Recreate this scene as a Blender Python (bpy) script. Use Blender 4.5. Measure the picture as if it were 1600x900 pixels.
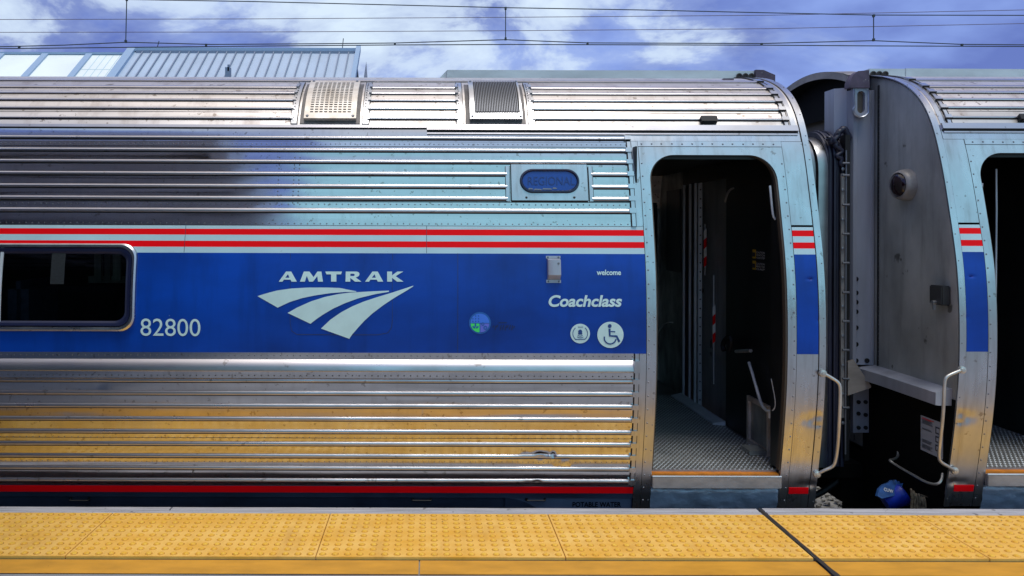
import bpy, bmesh, math, random
import numpy as np
from mathutils import Vector, noise as mnoise

random.seed(7)
R = math.radians
for o in list(bpy.data.objects): bpy.data.objects.remove(o)
scene = bpy.context.scene
COL = scene.collection

# ---------------------------------------------------------------- camera
F = 1290.0; CX = 670.0; CY = 355.0; EYE = 1.61; ROLL = R(0.17)
cam_d = bpy.data.cameras.new('camera'); cam = bpy.data.objects.new('camera', cam_d); COL.objects.link(cam)
cam.location = (0, 0, EYE); cam.rotation_euler = (R(90), -ROLL, 0)
cam_d.sensor_width = 36; cam_d.sensor_fit = 'HORIZONTAL'; cam_d.lens = F / 1600 * 36
cam_d.shift_x = (800 - CX) / 1600; cam_d.shift_y = -(450 - CY) / 1600
cam_d.clip_start = 0.05; cam_d.clip_end = 4000
scene.camera = cam

# ---------------------------------------------------------------- world
world = bpy.data.worlds.new('World'); scene.world = world; world.use_nodes = True
nt = world.node_tree; nt.nodes.clear()
def wn(t, **k):
    n = nt.nodes.new(t)
    for a, v in k.items(): setattr(n, a, v)
    return n
def wl(a, b): nt.links.new(a, b)
SUN_EL, SUN_AZ = R(74), R(160)      # azimuth: direction the light comes from, clockwise from +Y
sky = wn('ShaderNodeTexSky', sky_type='NISHITA', sun_disc=False, sun_elevation=SUN_EL, sun_rotation=SUN_AZ, air_density=1.2, dust_density=0.6)
tc = wn('ShaderNodeTexCoord')
sep = wn('ShaderNodeSeparateXYZ'); wl(tc.outputs['Generated'], sep.inputs[0])
def wm(op, a, b=None, clamp=False):
    n = wn('ShaderNodeMath', operation=op, use_clamp=clamp)
    for i, v in enumerate([a, b]):
        if v is None: continue
        if isinstance(v, (int, float)): n.inputs[i].default_value = v
        else: wl(v, n.inputs[i])
    return n.outputs[0]
def wmix(fac, a, b, blend='MIX'):
    n = wn('ShaderNodeMix', data_type='RGBA', blend_type=blend)
    for s, v in ((n.inputs[0], fac), (n.inputs[6], a), (n.inputs[7], b)):
        if isinstance(v, (int, float)): s.default_value = v
        elif isinstance(v, tuple): s.default_value = (*v, 1)
        else: wl(v, s)
    return n.outputs[2]
# cloud layer: project direction on a plane overhead so that clouds flatten to the horizon
zc = wm('MAXIMUM', wm('ADD', sep.outputs[2], 0.30), 0.10)
comb = wn('ShaderNodeCombineXYZ'); wl(wm('DIVIDE', sep.outputs[0], zc), comb.inputs[0]); wl(wm('DIVIDE', sep.outputs[1], zc), comb.inputs[1])
n1 = wn('ShaderNodeTexNoise'); n1.inputs['Scale'].default_value = 2.3; n1.inputs['Detail'].default_value = 8; n1.inputs['Roughness'].default_value = 0.60; n1.inputs['Distortion'].default_value = 0.35
mp = wn('ShaderNodeMapping'); mp.inputs['Location'].default_value = (3.1, 1.7, 0.4); wl(comb.outputs[0], mp.inputs[0]); wl(mp.outputs[0], n1.inputs['Vector'])
# a bright bank of cloud ahead, a little left of the middle, thinner to the right
az = wm('DIVIDE', sep.outputs[0], wm('MAXIMUM', sep.outputs[1], 0.2))
bank = wm('POWER', 2.718, wm('MULTIPLY', -16.0, wm('POWER', wm('ABSOLUTE', wm('SUBTRACT', az, 0.03)), 2)))
front = wm('GREATER_THAN', sep.outputs[1], 0.0)
mask = wm('ADD', n1.outputs['Fac'], wm('MULTIPLY', wm('MULTIPLY', bank, front), 0.115))
backm = wm('MULTIPLY', wm('SUBTRACT', wm('MULTIPLY', sep.outputs[1], -1.0), 0.2, True), 1.0)
azb = wm('DIVIDE', sep.outputs[0], wm('MAXIMUM', wm('MULTIPLY', sep.outputs[1], -1.0), 0.2))     # darker blue gap added to the unseen cloud behind left, for the steel's reflection
edge = wm('MULTIPLY', wm('ADD', azb, 0.195), 60.0, True)
high = wm('ADD', wm('MULTIPLY', wm('SUBTRACT', sep.outputs[2], 0.74, True), 2.6), wm('MULTIPLY', backm, wm('SUBTRACT', wm('MULTIPLY', edge, 0.9), 0.25)))
mask = wm('ADD', mask, high)
mask = wm('SUBTRACT', mask, wm('MULTIPLY', wm('MULTIPLY', wm('SUBTRACT', az, 0.22, True), front), 0.32))
ramp = wn('ShaderNodeValToRGB'); ramp.color_ramp.elements[0].position = 0.44; ramp.color_ramp.elements[1].position = 0.70
for p_, v_ in ((0.53, 0.16), (0.60, 0.72)): e_ = ramp.color_ramp.elements.new(p_); e_.color = (v_, v_, v_, 1)
wl(mask, ramp.inputs[0])
tinted = wmix(1.0, sky.outputs[0], (1.0, 1.0, 1.0), 'MULTIPLY')
n2 = wn('ShaderNodeTexNoise'); n2.inputs['Scale'].default_value = 3.2; n2.inputs['Detail'].default_value = 5; mp2 = wn('ShaderNodeMapping'); mp2.inputs['Location'].default_value = (7.3, 2.2, 1.1); wl(comb.outputs[0], mp2.inputs[0]); wl(mp2.outputs[0], n2.inputs['Vector'])
tone = wmix(wm('MULTIPLY', wm('SUBTRACT', n2.outputs['Fac'], 0.40, True), 4.0, True), (1.25, 1.85, 5.6), (2.7, 3.9, 8.6))
grey_blue = wmix(0.9, tinted, tone)
bk = wm('MULTIPLY', wm('SUBTRACT', wm('MULTIPLY', sep.outputs[1], -1.0), 0.15, True), 1.6, True)
cloudc = wmix(bk, (7.2, 8.6, 10.2), (4.3, 8.3, 10.3))
lav = wm('MULTIPLY', wm('MULTIPLY', wm('SUBTRACT', sep.outputs[2], 0.63, True), 9.0, True), bk)
cloudc = wmix(lav, cloudc, (5.6, 7.0, 10.6))
zen = wm('MULTIPLY', wm('SUBTRACT', sep.outputs[2], 0.78, True), 8.0, True)
cloudc = wmix(zen, cloudc, (9.2, 8.3, 7.9))
skyc = wmix(ramp.outputs[0], grey_blue, cloudc)
bg = wn('ShaderNodeBackground'); bg.inputs[1].default_value = 0.1; wl(skyc, bg.inputs[0])
out = wn('ShaderNodeOutputWorld'); wl(bg.outputs[0], out.inputs[0])

sun_d = bpy.data.lights.new('sun', 'SUN'); sun_d.energy = 1.8; sun_d.angle = R(22); sun_d.color = (1.0, 0.96, 0.9)
sun = bpy.data.objects.new('sun', sun_d); COL.objects.link(sun)
sd = Vector((math.sin(SUN_AZ) * math.cos(SUN_EL), math.cos(SUN_AZ) * math.cos(SUN_EL), math.sin(SUN_EL)))
sun.rotation_euler = sd.to_track_quat('Z', 'Y').to_euler(); sun.location = sd * 30
vs = scene.view_settings; vs.view_transform = 'Standard'; vs.look = 'None'; vs.exposure = 0; vs.gamma = 1; vs.use_curve_mapping = False
scene.render.engine = 'CYCLES'

# ---------------------------------------------------------------- materials
def mat(name, col, rough=0.5, metal=0.0, var=0.0, vscale=(3, 3, 3), col2=None, bump=0.0, bscale=(20, 20, 20), rvar=0.0,
        coat=0.0, spots=0.0, spotcol=(0.02, 0.018, 0.015), sscale=30, sth=0.70, bdist=0.01, emis=None, spec=0.5, streak=0.0, streakcol=(.12, .10, .08), sksc=(16, 16, .9)):
    m = bpy.data.materials.new(name); m.use_nodes = True; t = m.node_tree; N = t.nodes; L = t.links
    b = N['Principled BSDF']; b.inputs['Roughness'].default_value = rough; b.inputs['Metallic'].default_value = metal
    b.inputs['Base Color'].default_value = (*col, 1); b.inputs['Specular IOR Level'].default_value = spec
    if coat: b.inputs['Coat Weight'].default_value = coat; b.inputs['Coat Roughness'].default_value = 0.08
    tcn = N.new('ShaderNodeTexCoord'); g = N.new('ShaderNodeNewGeometry')
    def nz(scale, detail=5, rg=0.55):
        mpn = N.new('ShaderNodeMapping'); mpn.inputs['Scale'].default_value = scale; L.new(g.outputs['Position'], mpn.inputs[0])
        q = N.new('ShaderNodeTexNoise'); q.inputs['Scale'].default_value = 1; q.inputs['Detail'].default_value = detail; q.inputs['Roughness'].default_value = rg
        L.new(mpn.outputs[0], q.inputs['Vector']); return q.outputs['Fac']
    def ramp_(src, a, c):
        r = N.new('ShaderNodeMapRange'); r.inputs[1].default_value = a; r.inputs[2].default_value = c; L.new(src, r.inputs[0]); return r.outputs[0]
    cur = None
    if var:
        f = ramp_(nz(vscale), 0.35, 0.68)
        mx = N.new('ShaderNodeMix'); mx.data_type = 'RGBA'; c2 = col2 or tuple(c * (1 - var) for c in col)
        mx.inputs[6].default_value = (*col, 1); mx.inputs[7].default_value = (*c2, 1); L.new(f, mx.inputs[0]); cur = mx.outputs[2]
        L.new(cur, b.inputs['Base Color'])
        if rvar:
            mr = N.new('ShaderNodeMapRange'); mr.inputs[3].default_value = rough; mr.inputs[4].default_value = rough + rvar; L.new(f, mr.inputs[0]); L.new(mr.outputs[0], b.inputs['Roughness'])
    if spots:
        f = ramp_(nz((sscale,) * 3, 3, 0.6), sth, sth + 0.04)
        ml = N.new('ShaderNodeMath'); ml.operation = 'MULTIPLY'; ml.inputs[1].default_value = spots; L.new(f, ml.inputs[0])
        mx = N.new('ShaderNodeMix'); mx.data_type = 'RGBA'; mx.inputs[6].default_value = (*col, 1); mx.inputs[7].default_value = (*spotcol, 1)
        L.new(ml.outputs[0], mx.inputs[0])
        if cur: L.new(cur, mx.inputs[6])
        L.new(mx.outputs[2], b.inputs['Base Color'])
    if streak:
        f = ramp_(nz(sksc, 6, .65), .50, .72); ml = N.new('ShaderNodeMath'); ml.operation = 'MULTIPLY'; ml.inputs[1].default_value = streak; L.new(f, ml.inputs[0])
        mx = N.new('ShaderNodeMix'); mx.data_type = 'RGBA'; mx.inputs[7].default_value = (*streakcol, 1); L.new(ml.outputs[0], mx.inputs[0])
        src = b.inputs['Base Color'].links[0].from_socket if b.inputs['Base Color'].links else None
        if src: L.new(src, mx.inputs[6])
        else: mx.inputs[6].default_value = (*col, 1)
        L.new(mx.outputs[2], b.inputs['Base Color'])
    if bump:
        bn = N.new('ShaderNodeBump'); bn.inputs['Strength'].default_value = bump; bn.inputs['Distance'].default_value = bdist
        L.new(nz(bscale, 3), bn.inputs['Height']); L.new(bn.outputs[0], b.inputs['Normal'])
    if emis: b.inputs['Emission Color'].default_value = (*emis, 1); b.inputs['Emission Strength'].default_value = 1
    return m

M = {}
M['steel'] = mat('brushed_steel', (0.64, 0.64, 0.65), 0.06, 1, var=.18, vscale=(.9, 1, 16), rvar=.08, bump=.14, bscale=(1.5, 1.5, 4.0), bdist=.005, spots=.55, sscale=30, sth=.64, spotcol=(.20, .17, .13), streak=.35, streakcol=(.40, .39, .39))
M['roof'] = mat('roof_steel', (0.72, 0.68, 0.66), 0.42, 1, var=.35, vscale=(.9, 1.5, 14), rvar=.1, bump=.3, bscale=(1.5, 3, 3), bdist=.006, spots=.7, sscale=21, sth=.63, spotcol=(.18, .14, .11), streak=.5, streakcol=(.26, .20, .17), sksc=(7, 3, 2))
M['frame'] = mat('frame_steel', (0.60, 0.62, 0.66), 0.24, 1, var=.25, vscale=(5, 4, 3), rvar=.14, bump=.5, bscale=(4, 3, 3), bdist=.007, spots=.6, spotcol=(.2, .17, .15), sscale=18, sth=.66, streak=.4, streakcol=(.25, .22, .2), sksc=(22, 10, 1.5))
M['rib'] = mat('rib_steel', (0.60, 0.58, 0.61), 0.27, 1, var=.3, vscale=(2.5, 1, 6), rvar=.1, spots=.5, sscale=14, sth=.66, spotcol=(.15, .12, .10))
M['grime_shade'] = mat('seam_grime_shade', (0.035, 0.03, 0.028), 0.75)  # near-black for grimy seams and for the shade painted under the ribs
M['rivet'] = mat('rivet_grey', (0.20, 0.21, 0.24), 0.45, .6)
M['blue'] = mat('blue_vinyl', (0.0, 0.060, 0.45), 0.34, 0, var=.5, vscale=(1.0, 1.0, 2.0), spec=.35, spots=.8, spotcol=(.35, .45, .6), sscale=24, sth=.77, bump=.25, bscale=(2, 2, 2), streak=.35, streakcol=(.0, .02, .13), sksc=(9, 9, .8))
M['red'] = mat('red_vinyl', (0.95, 0.0, 0.006), 0.5, 0, spec=.15, var=.12, vscale=(2, 2, 2))
M['pale'] = mat('pale_vinyl', (0.50, 0.70, 0.76), 0.38, 0, coat=.15, var=.12, vscale=(3, 3, 3), spots=.3, sscale=40)
M['letter'] = mat('reflective_white', (0.62, 0.83, 0.84), 0.45, 0, var=.10, vscale=(9, 9, 9))
M['symbol'] = mat('symbol_navy', (0.01, 0.05, 0.22), 0.5)
M['navy'] = mat('navy_paint', (0.04, 0.052, 0.10), 0.42, .2, var=.5, vscale=(3, 3, 5), bump=.3, bscale=(4, 4, 4))
M['dent'] = mat('dented_plate', (0.34, 0.39, 0.52), 0.34, .25, var=.4, vscale=(6, 4, 8), bump=.6, bscale=(9, 5, 14), bdist=.02)
M['black'] = mat('black_rubber', (0.008, 0.008, 0.01), 0.6, var=.4, vscale=(8, 8, 3))
M['under'] = mat('underframe_black', (0.006, 0.006, 0.006), 0.9, spec=.1)
M['gasket'] = mat('dark_gasket', (0.012, 0.016, 0.05), 0.28)
M['jamb'] = mat('brown_jamb', (0.075, 0.058, 0.042), 0.6)
M['glass'] = mat('tinted_glass', (0.003, 0.004, 0.005), 0.03, 0, spec=.35)
def pane_mat():
    m = bpy.data.materials.new('clear_tinted_glass'); m.use_nodes = True; t = m.node_tree; t.nodes.clear(); L = t.links
    o = t.nodes.new('ShaderNodeOutputMaterial'); mx = t.nodes.new('ShaderNodeMixShader'); tr = t.nodes.new('ShaderNodeBsdfTransparent'); gl = t.nodes.new('ShaderNodeBsdfGlossy'); fr = t.nodes.new('ShaderNodeFresnel')
    tr.inputs[0].default_value = (.34, .38, .38, 1); gl.inputs['Roughness'].default_value = .02; fr.inputs[0].default_value = 1.45
    L.new(fr.outputs[0], mx.inputs[0]); L.new(tr.outputs[0], mx.inputs[1]); L.new(gl.outputs[0], mx.inputs[2]); L.new(mx.outputs[0], o.inputs[0]); return m
M['pane'] = pane_mat()
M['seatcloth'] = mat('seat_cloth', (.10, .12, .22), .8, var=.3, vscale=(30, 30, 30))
M['signfade'] = mat('sign_fade', (0.006, 0.032, 0.17), 0.3)
M['signglass'] = mat('sign_glass', (0.01, 0.055, 0.30), 0.12)
M['ghost'] = mat('faded_lettering', (0.006, 0.016, 0.075), 0.5)
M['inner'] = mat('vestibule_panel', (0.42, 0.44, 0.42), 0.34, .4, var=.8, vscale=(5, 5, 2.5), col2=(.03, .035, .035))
M['innerdark'] = mat('vestibule_dark', (0.018, 0.019, 0.021), 0.36, spec=.35, var=.6, vscale=(3, 3, 2))  # near-black puts the vestibule's shade into the wall colour
M['innerblue'] = mat('vestibule_blue', (0.25, 0.33, 0.62), 0.55, var=.3)
M['innersteel'] = mat('vestibule_steel', (0.72, 0.77, 0.82), 0.4, .15, var=.3)
M['plate'] = mat('tread_plate', (0.19, 0.185, 0.175), 0.45, .2, var=.5, vscale=(4, 4, 4))
M['orange'] = mat('orange_strip', (0.75, 0.24, 0.02), 0.5, var=.3, vscale=(20, 20, 20))
M['nosing'] = mat('nosing_steel', (0.40, 0.40, 0.43), 0.4, .55, var=.3, vscale=(10, 5, 20))
M['white'] = mat('white_paint', (0.78, 0.78, 0.76), 0.5)
M['yellowlab'] = mat('label_yellow', (0.65, 0.42, 0.03), 0.5)
M['chrome'] = mat('worn_bar', (0.66, 0.64, 0.61), 0.36, .8, var=.25, vscale=(12, 12, 12), rvar=.1)
M['endwall'] = mat('end_sheet', (0.50, 0.51, 0.50), 0.42, .2, var=.7, vscale=(2.5, 2.5, 1.6), col2=(.28, .29, .285), bump=.7, bscale=(3, 4, 4), bdist=.016, spots=.8, spotcol=(.05, .045, .035), sscale=6, sth=.66, streak=.5, streakcol=(.14, .14, .13), sksc=(9, 9, 1.2))
M['column'] = mat('column_grey', (0.42, 0.44, 0.52), 0.38, .25, var=.25, vscale=(8, 8, 1.2), bump=.2, bscale=(5, 5, 1))
M['purple'] = mat('purple_primer', (0.10, 0.07, 0.115), 0.6, var=.5, vscale=(14, 14, 14), spots=.7, spotcol=(.4, .38, .36), sscale=40, sth=.68)
M['hood'] = mat('hood_sheet', (0.33, 0.29, 0.26), 0.5, .3, var=.5, vscale=(4, 4, 9))
M['brown'] = mat('brown_sheet', (0.22, 0.17, 0.13), 0.6, .2, var=.6, vscale=(4, 4, 3))
M['fabric'] = mat('bellows_fabric', (0.02, 0.022, 0.05), 0.45, var=.5, vscale=(9, 9, 3), bump=.5, bscale=(14, 14, 3))
M['hoop'] = mat('hoop_steel', (0.42, 0.42, 0.43), 0.30, 1, var=.2, vscale=(3, 3, 8))
M['lens'] = mat('dark_red_lens', (0.012, 0.002, 0.004), 0.08, coat=.5)
M['bluep'] = mat('blue_plastic', (0.01, 0.05, 0.62), 0.35, var=.4, vscale=(20, 20, 20))
M['bluep2'] = mat('faded_blue_plastic', (0.03, 0.13, 0.42), 0.5, var=.5, vscale=(25, 25, 25))
M['rust'] = mat('pale_rust', (0.32, 0.25, 0.17), 0.7, .2, var=.6, vscale=(30, 30, 30), col2=(.07, .05, .035))
M['paper'] = mat('sign_paper', (0.50, 0.52, 0.58), 0.6)
M['ink'] = mat('print_ink', (0.05, 0.05, 0.07), 0.6)
M['tile'] = mat('tactile_yellow', (0.95, 0.58, 0.15), 0.62, var=.5, vscale=(3.5, 5, 4.5), col2=(.84, .43, .05), spots=.85, spotcol=(.16, .09, .04), sscale=17, sth=.70, bump=.25, bscale=(90, 90, 90), bdist=.002, streak=.45, streakcol=(.50, .25, .06), sksc=(6, 2, 1))
M['dome'] = mat('dome_yellow', (0.93, 0.56, 0.07), 0.42, var=.3, vscale=(40, 40, 40), col2=(.85, .43, .04))
M['stripe'] = mat('yellow_line_paint', (0.74, 0.35, 0.035), 0.55, var=.22, vscale=(5, 12, 5), spots=.6, spotcol=(.2, .1, .03), sscale=22, sth=.73, bump=.2, bscale=(120, 120, 60), bdist=.002)
M['concrete'] = mat('platform_concrete', (0.31, 0.31, 0.33), 0.8, var=.3, vscale=(2.5, 2.5, 2.5), bump=.3, bscale=(60, 60, 60), bdist=.003, spots=.4, sscale=50)
M['board'] = mat('weathered_edge', (0.52, 0.50, 0.53), 0.8, var=.45, vscale=(2.4, 60, 60), bump=.5, bscale=(3, 70, 70), bdist=.004, spots=.7, sscale=16, sth=.66, spotcol=(.10, .09, .09))
M['ballast'] = mat('ballast_grey', (0.28, 0.27, 0.23), 0.85, var=.6, vscale=(9, 9, 9))
M['dirtshade'] = mat('dome_dirt_shade', (.42, .17, .015), .7, var=.6, vscale=(14, 14, 14), col2=(.72, .36, .05))  # dirt at the dome foot, darkened to paint in its shade
M['lamphouse'] = mat('cream_housing', (.34, .32, .31), .45, .2, var=.4, vscale=(15, 15, 15))
M['skirtlight'] = mat('skirt_slate', (.13, .165, .28), .45, .1, var=.3, vscale=(4, 4, 6))
M['fairing'] = mat('fairing_aluminium', (.58, .64, .68), .5, .1, var=.25, vscale=(3, 3, 8), spots=.4, sscale=14)
M['jbox'] = mat('dark_box', (.05, .052, .055), .5, .3, var=.4)
M['ventrim'] = mat('vent_trim', (.17, .155, .15), .5, .4, var=.5, vscale=(10, 10, 10))
M['dark'] = mat('stencil_and_shade_black', (.004, .004, .005), .7, spec=.1)  # black of the stencil and of the shade painted under the hood
M['ground'] = mat('ground_gravel', (0.20, 0.19, 0.17), 0.9, var=.4, vscale=(.5, .5, .5), bump=.5, bscale=(20, 20, 20))
M['wire'] = mat('copper_wire', (0.035, 0.045, 0.05), 0.6)
M['wire2'] = mat('far_wire', (0.16, 0.12, 0.16), 0.6)
M['froof'] = mat('roof_seam_metal', (0.46, 0.56, 0.70), 0.5, .2, var=.12, vscale=(.8, .8, .8))
M['fseam'] = mat('roof_seam', (0.22, 0.27, 0.36), 0.5, .3)
M['fpanel'] = mat('translucent_panel', (0.90, 0.95, 0.92), 0.4, var=.10, vscale=(.5, .5, .5))
M['fbar'] = mat('frame_bar', (0.30, 0.42, 0.58), 0.5)
M['wall'] = mat('dark_brick', (0.05, 0.038, 0.034), 0.85, var=.4, vscale=(5, 5, 5))
M['canopy'] = mat('canopy_paint', (0.60, 0.66, 0.86), 0.7, var=.35, vscale=(.7, .7, .7))
M['wallfar'] = mat('pale_cladding', (0.42, 0.45, 0.5), 0.7, var=.2)
M['rail'] = mat('rail_steel', (0.12, 0.09, 0.07), 0.5, .7)
M['leaf'] = mat('hedge_leaf', (0.05, 0.085, 0.03), 0.8, var=.5, vscale=(.8, .8, .8))

# ---------------------------------------------------------------- mesh builder
class MB:
    def __init__(s): s.v = []; s.f = []; s.m = []; s.mi = 0
    def quad(s, *p):
        n = len(s.v); s.v += [tuple(q) for q in p]; s.f.append(tuple(range(n, n + len(p)))); s.m.append(s.mi)
    def grid(s, rows, close=False):
        n = len(s.v); c = len(rows[0])
        for r in rows: s.v += [tuple(q) for q in r]
        for i in range(len(rows) - 1):
            for j in range(c if close else c - 1):
                k = (j + 1) % c
                s.f.append((n + i * c + j, n + i * c + k, n + (i + 1) * c + k, n + (i + 1) * c + j)); s.m.append(s.mi)
    def box(s, x0, x1, y0, y1, z0, z1, bev=0):
        if bev:
            bm = bmesh.new(); bmesh.ops.create_cube(bm, size=1)
            for v in bm.verts: v.co = Vector(((x0 + x1) / 2 + v.co.x * (x1 - x0), (y0 + y1) / 2 + v.co.y * (y1 - y0), (z0 + z1) / 2 + v.co.z * (z1 - z0)))
            bmesh.ops.bevel(bm, geom=bm.edges[:], offset=bev, segments=2, affect='EDGES'); s.addbm(bm); return
        P = [(x0, y0, z0), (x1, y0, z0), (x1, y1, z0), (x0, y1, z0), (x0, y0, z1), (x1, y0, z1), (x1, y1, z1), (x0, y1, z1)]
        n = len(s.v); s.v += P
        for f in ((0, 3, 2, 1), (4, 5, 6, 7), (0, 1, 5, 4), (1, 2, 6, 5), (2, 3, 7, 6), (3, 0, 4, 7)):
            s.f.append(tuple(n + i for i in f)); s.m.append(s.mi)
    def addbm(s, bm):
        n = len(s.v); bm.verts.index_update()
        s.v += [tuple(v.co) for v in bm.verts]
        for f in bm.faces: s.f.append(tuple(n + v.index for v in f.verts)); s.m.append(s.mi)
        bm.free()
    def tube(s, pts, r, seg=8, cap=True):
        pts = [Vector(p) for p in pts]; n0 = len(s.v); rr = r if isinstance(r, (list, tuple)) else [r] * len(pts)
        up = None; rows = []
        for i, p in enumerate(pts):
            a = pts[max(i - 1, 0)]; b = pts[min(i + 1, len(pts) - 1)]; t = (b - a).normalized()
            if up is None: up = Vector((0, 0, 1)) if abs(t.z) < .9 else Vector((0, 1, 0))
            u = (up - t * up.dot(t)).normalized(); w = t.cross(u); up = u
            rows.append([p + (u * math.cos(6.28319 * k / seg) + w * math.sin(6.28319 * k / seg)) * rr[i] for k in range(seg)])
        s.grid(rows, True)
        if cap:
            s.f.append(tuple(n0 + k for k in range(seg))); s.m.append(s.mi)
            e = n0 + (len(pts) - 1) * seg; s.f.append(tuple(e + k for k in reversed(range(seg)))); s.m.append(s.mi)
    def cyl(s, c, axis, r, h, seg=16, r2=None):
        c = Vector(c); a = Vector(axis).normalized(); s.tube([c, c + a * h], [r, r if r2 is None else r2], seg)
    def revolve(s, c, axis, prof, seg=20):   # prof: list of (radius, along axis)
        a = Vector(axis).normalized(); u = (Vector((0, 0, 1)) if abs(a.z) < .9 else Vector((0, 1, 0))); u = (u - a * u.dot(a)).normalized(); w = a.cross(u); c = Vector(c)
        s.grid([[c + a * h + (u * math.cos(6.28319 * k / seg) + w * math.sin(6.28319 * k / seg)) * r for k in range(seg)] for r, h in prof], True)
    def build(s, name, mats, parent=None, smooth=35, label=None, cat=None, group=None, kind=None):
        me = bpy.data.meshes.new(name)
        if parent is not None: off = parent['_w'] if '_w' in parent else (0, 0, 0)
        else:
            a = np.array(s.v); off = ((a[:, 0].min() + a[:, 0].max()) / 2, (a[:, 1].min() + a[:, 1].max()) / 2, a[:, 2].min())
        off = tuple(float(q) for q in off)
        me.from_pydata([(x - off[0], y - off[1], z - off[2]) for x, y, z in s.v], [], s.f)
        for m_ in (mats if isinstance(mats, (list, tuple)) else [mats]): me.materials.append(M[m_])
        me.polygons.foreach_set('material_index', s.m)
        bm = bmesh.new(); bm.from_mesh(me); bmesh.ops.remove_doubles(bm, verts=bm.verts, dist=0.00005); bmesh.ops.recalc_face_normals(bm, faces=bm.faces); bm.to_mesh(me); bm.free()
        if smooth: me.polygons.foreach_set('use_smooth', [True] * len(me.polygons)); me.set_sharp_from_angle(angle=R(smooth))
        o = bpy.data.objects.new(name, me); COL.objects.link(o)
        if parent is not None:
            o.parent = parent; o['_w'] = off
        else: o.location = off; o['_w'] = off
        tag(o, label, cat, group, kind); return o
def tag(o, label=None, cat=None, group=None, kind=None):
    if label: o['label'] = label
    if cat: o['category'] = cat
    if group: o['group'] = group
    if kind: o['kind'] = kind
def empty(name, loc, label, cat, group=None):
    o = bpy.data.objects.new(name, None); COL.objects.link(o); o.location = loc; o['_w'] = tuple(loc); o.empty_display_size = .2
    tag(o, label, cat, group); return o

# ---------------------------------------------------------------- the cross-section of a carriage
pts = [(4.975, -.14), (4.957, -.061), (4.922, .115), (4.90, .224), (4.873, .367), (4.845, .54), (4.826, .71), (4.818, .878), (4.822, 1.143), (4.834, 1.277), (4.847, 1.407), (4.879, 1.542),
       (4.927, 1.744), (4.966, 1.899), (5.008, 2.037), (5.050, 2.159), (5.078, 2.225), (5.122, 2.304), (5.175, 2.375), (5.235, 2.437), (5.31, 2.492), (5.435, 2.555), (5.57, 2.605), (5.75, 2.652), (5.95, 2.690), (6.15, 2.708), (6.42, 2.715)]
def resample(p, n):
    p = np.array(p, float); d = np.r_[0, np.cumsum(np.hypot(*np.diff(p, axis=0).T))]; t = np.linspace(0, d[-1], n)
    return np.c_[np.interp(t, d, p[:, 0]), np.interp(t, d, p[:, 1])], t
PR, PS = resample(pts, 1600)
ker = np.hanning(221); ker /= ker.sum(); ext = 110
def sm(a):
    e = np.r_[2 * a[0] - a[ext:0:-1], a, 2 * a[-1] - a[-2:-ext - 2:-1]]; return np.convolve(e, ker, 'valid')
PD, PZ = sm(PR[:, 0]), sm(PR[:, 1])
tD, tZ = np.gradient(PD, PS), np.gradient(PZ, PS); ln = np.hypot(tD, tZ); ND, NZ = -tZ / ln, tD / ln     # outward normal
PY = CY - (PZ - EYE) * F / PD
SMAX = PS[-1]
def pos(s, off=0.0):
    d = np.interp(s, PS, PD); z = np.interp(s, PS, PZ); nd = np.interp(s, PS, ND); nz_ = np.interp(s, PS, NZ)
    return float(d + nd * off), float(z + nz_ * off)
def sz(z): return float(np.interp(z, PZ, PS))
i_top = int(np.argmin(PY))
def sy(Y): return float(np.interp(-Y, -PY[:i_top + 1], PS[:i_top + 1]))     # arc position that shows at picture row Y
def unroll(X, Y): return X + (Y - CY) * ROLL, Y - (X - CX) * ROLL
def px(X, Y):                 # world x and arc position of the point of the side seen at a pixel
    X, Y = unroll(X, Y); s = sy(Y); d, z = pos(s); return (X - CX) * d / F, s
def at(X, Y, D):              # world point at a pixel and a distance
    X, Y = unroll(X, Y); return Vector(((X - CX) * D / F, D, EYE - (Y - CY) * D / F))
def xat(X, D): return (X - CX) * D / F
DENTS = []
def dent(x, s):
    o = 0.0
    for dx, ds, rx, rs_, dep in DENTS:
        u = ((x - dx) / rx) ** 2 + ((s - ds) / rs_) ** 2
        if u < 9: o += dep * math.exp(-u) * (1 + .5 * math.sin((x - dx) / rx * 4))
    return o
def near_dent(x0, x1, s0, s1): return any(x0 < d[0] + 2.5 * d[2] and x1 > d[0] - 2.5 * d[2] and min(s0, s1) < d[1] + 2.5 * d[3] and max(s0, s1) > d[1] - 2.5 * d[3] for d in DENTS)
def P3(x, s, off=0.0):
    d, z = pos(s, off - dent(x, s) if DENTS else off); return (x, d, z)


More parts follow.
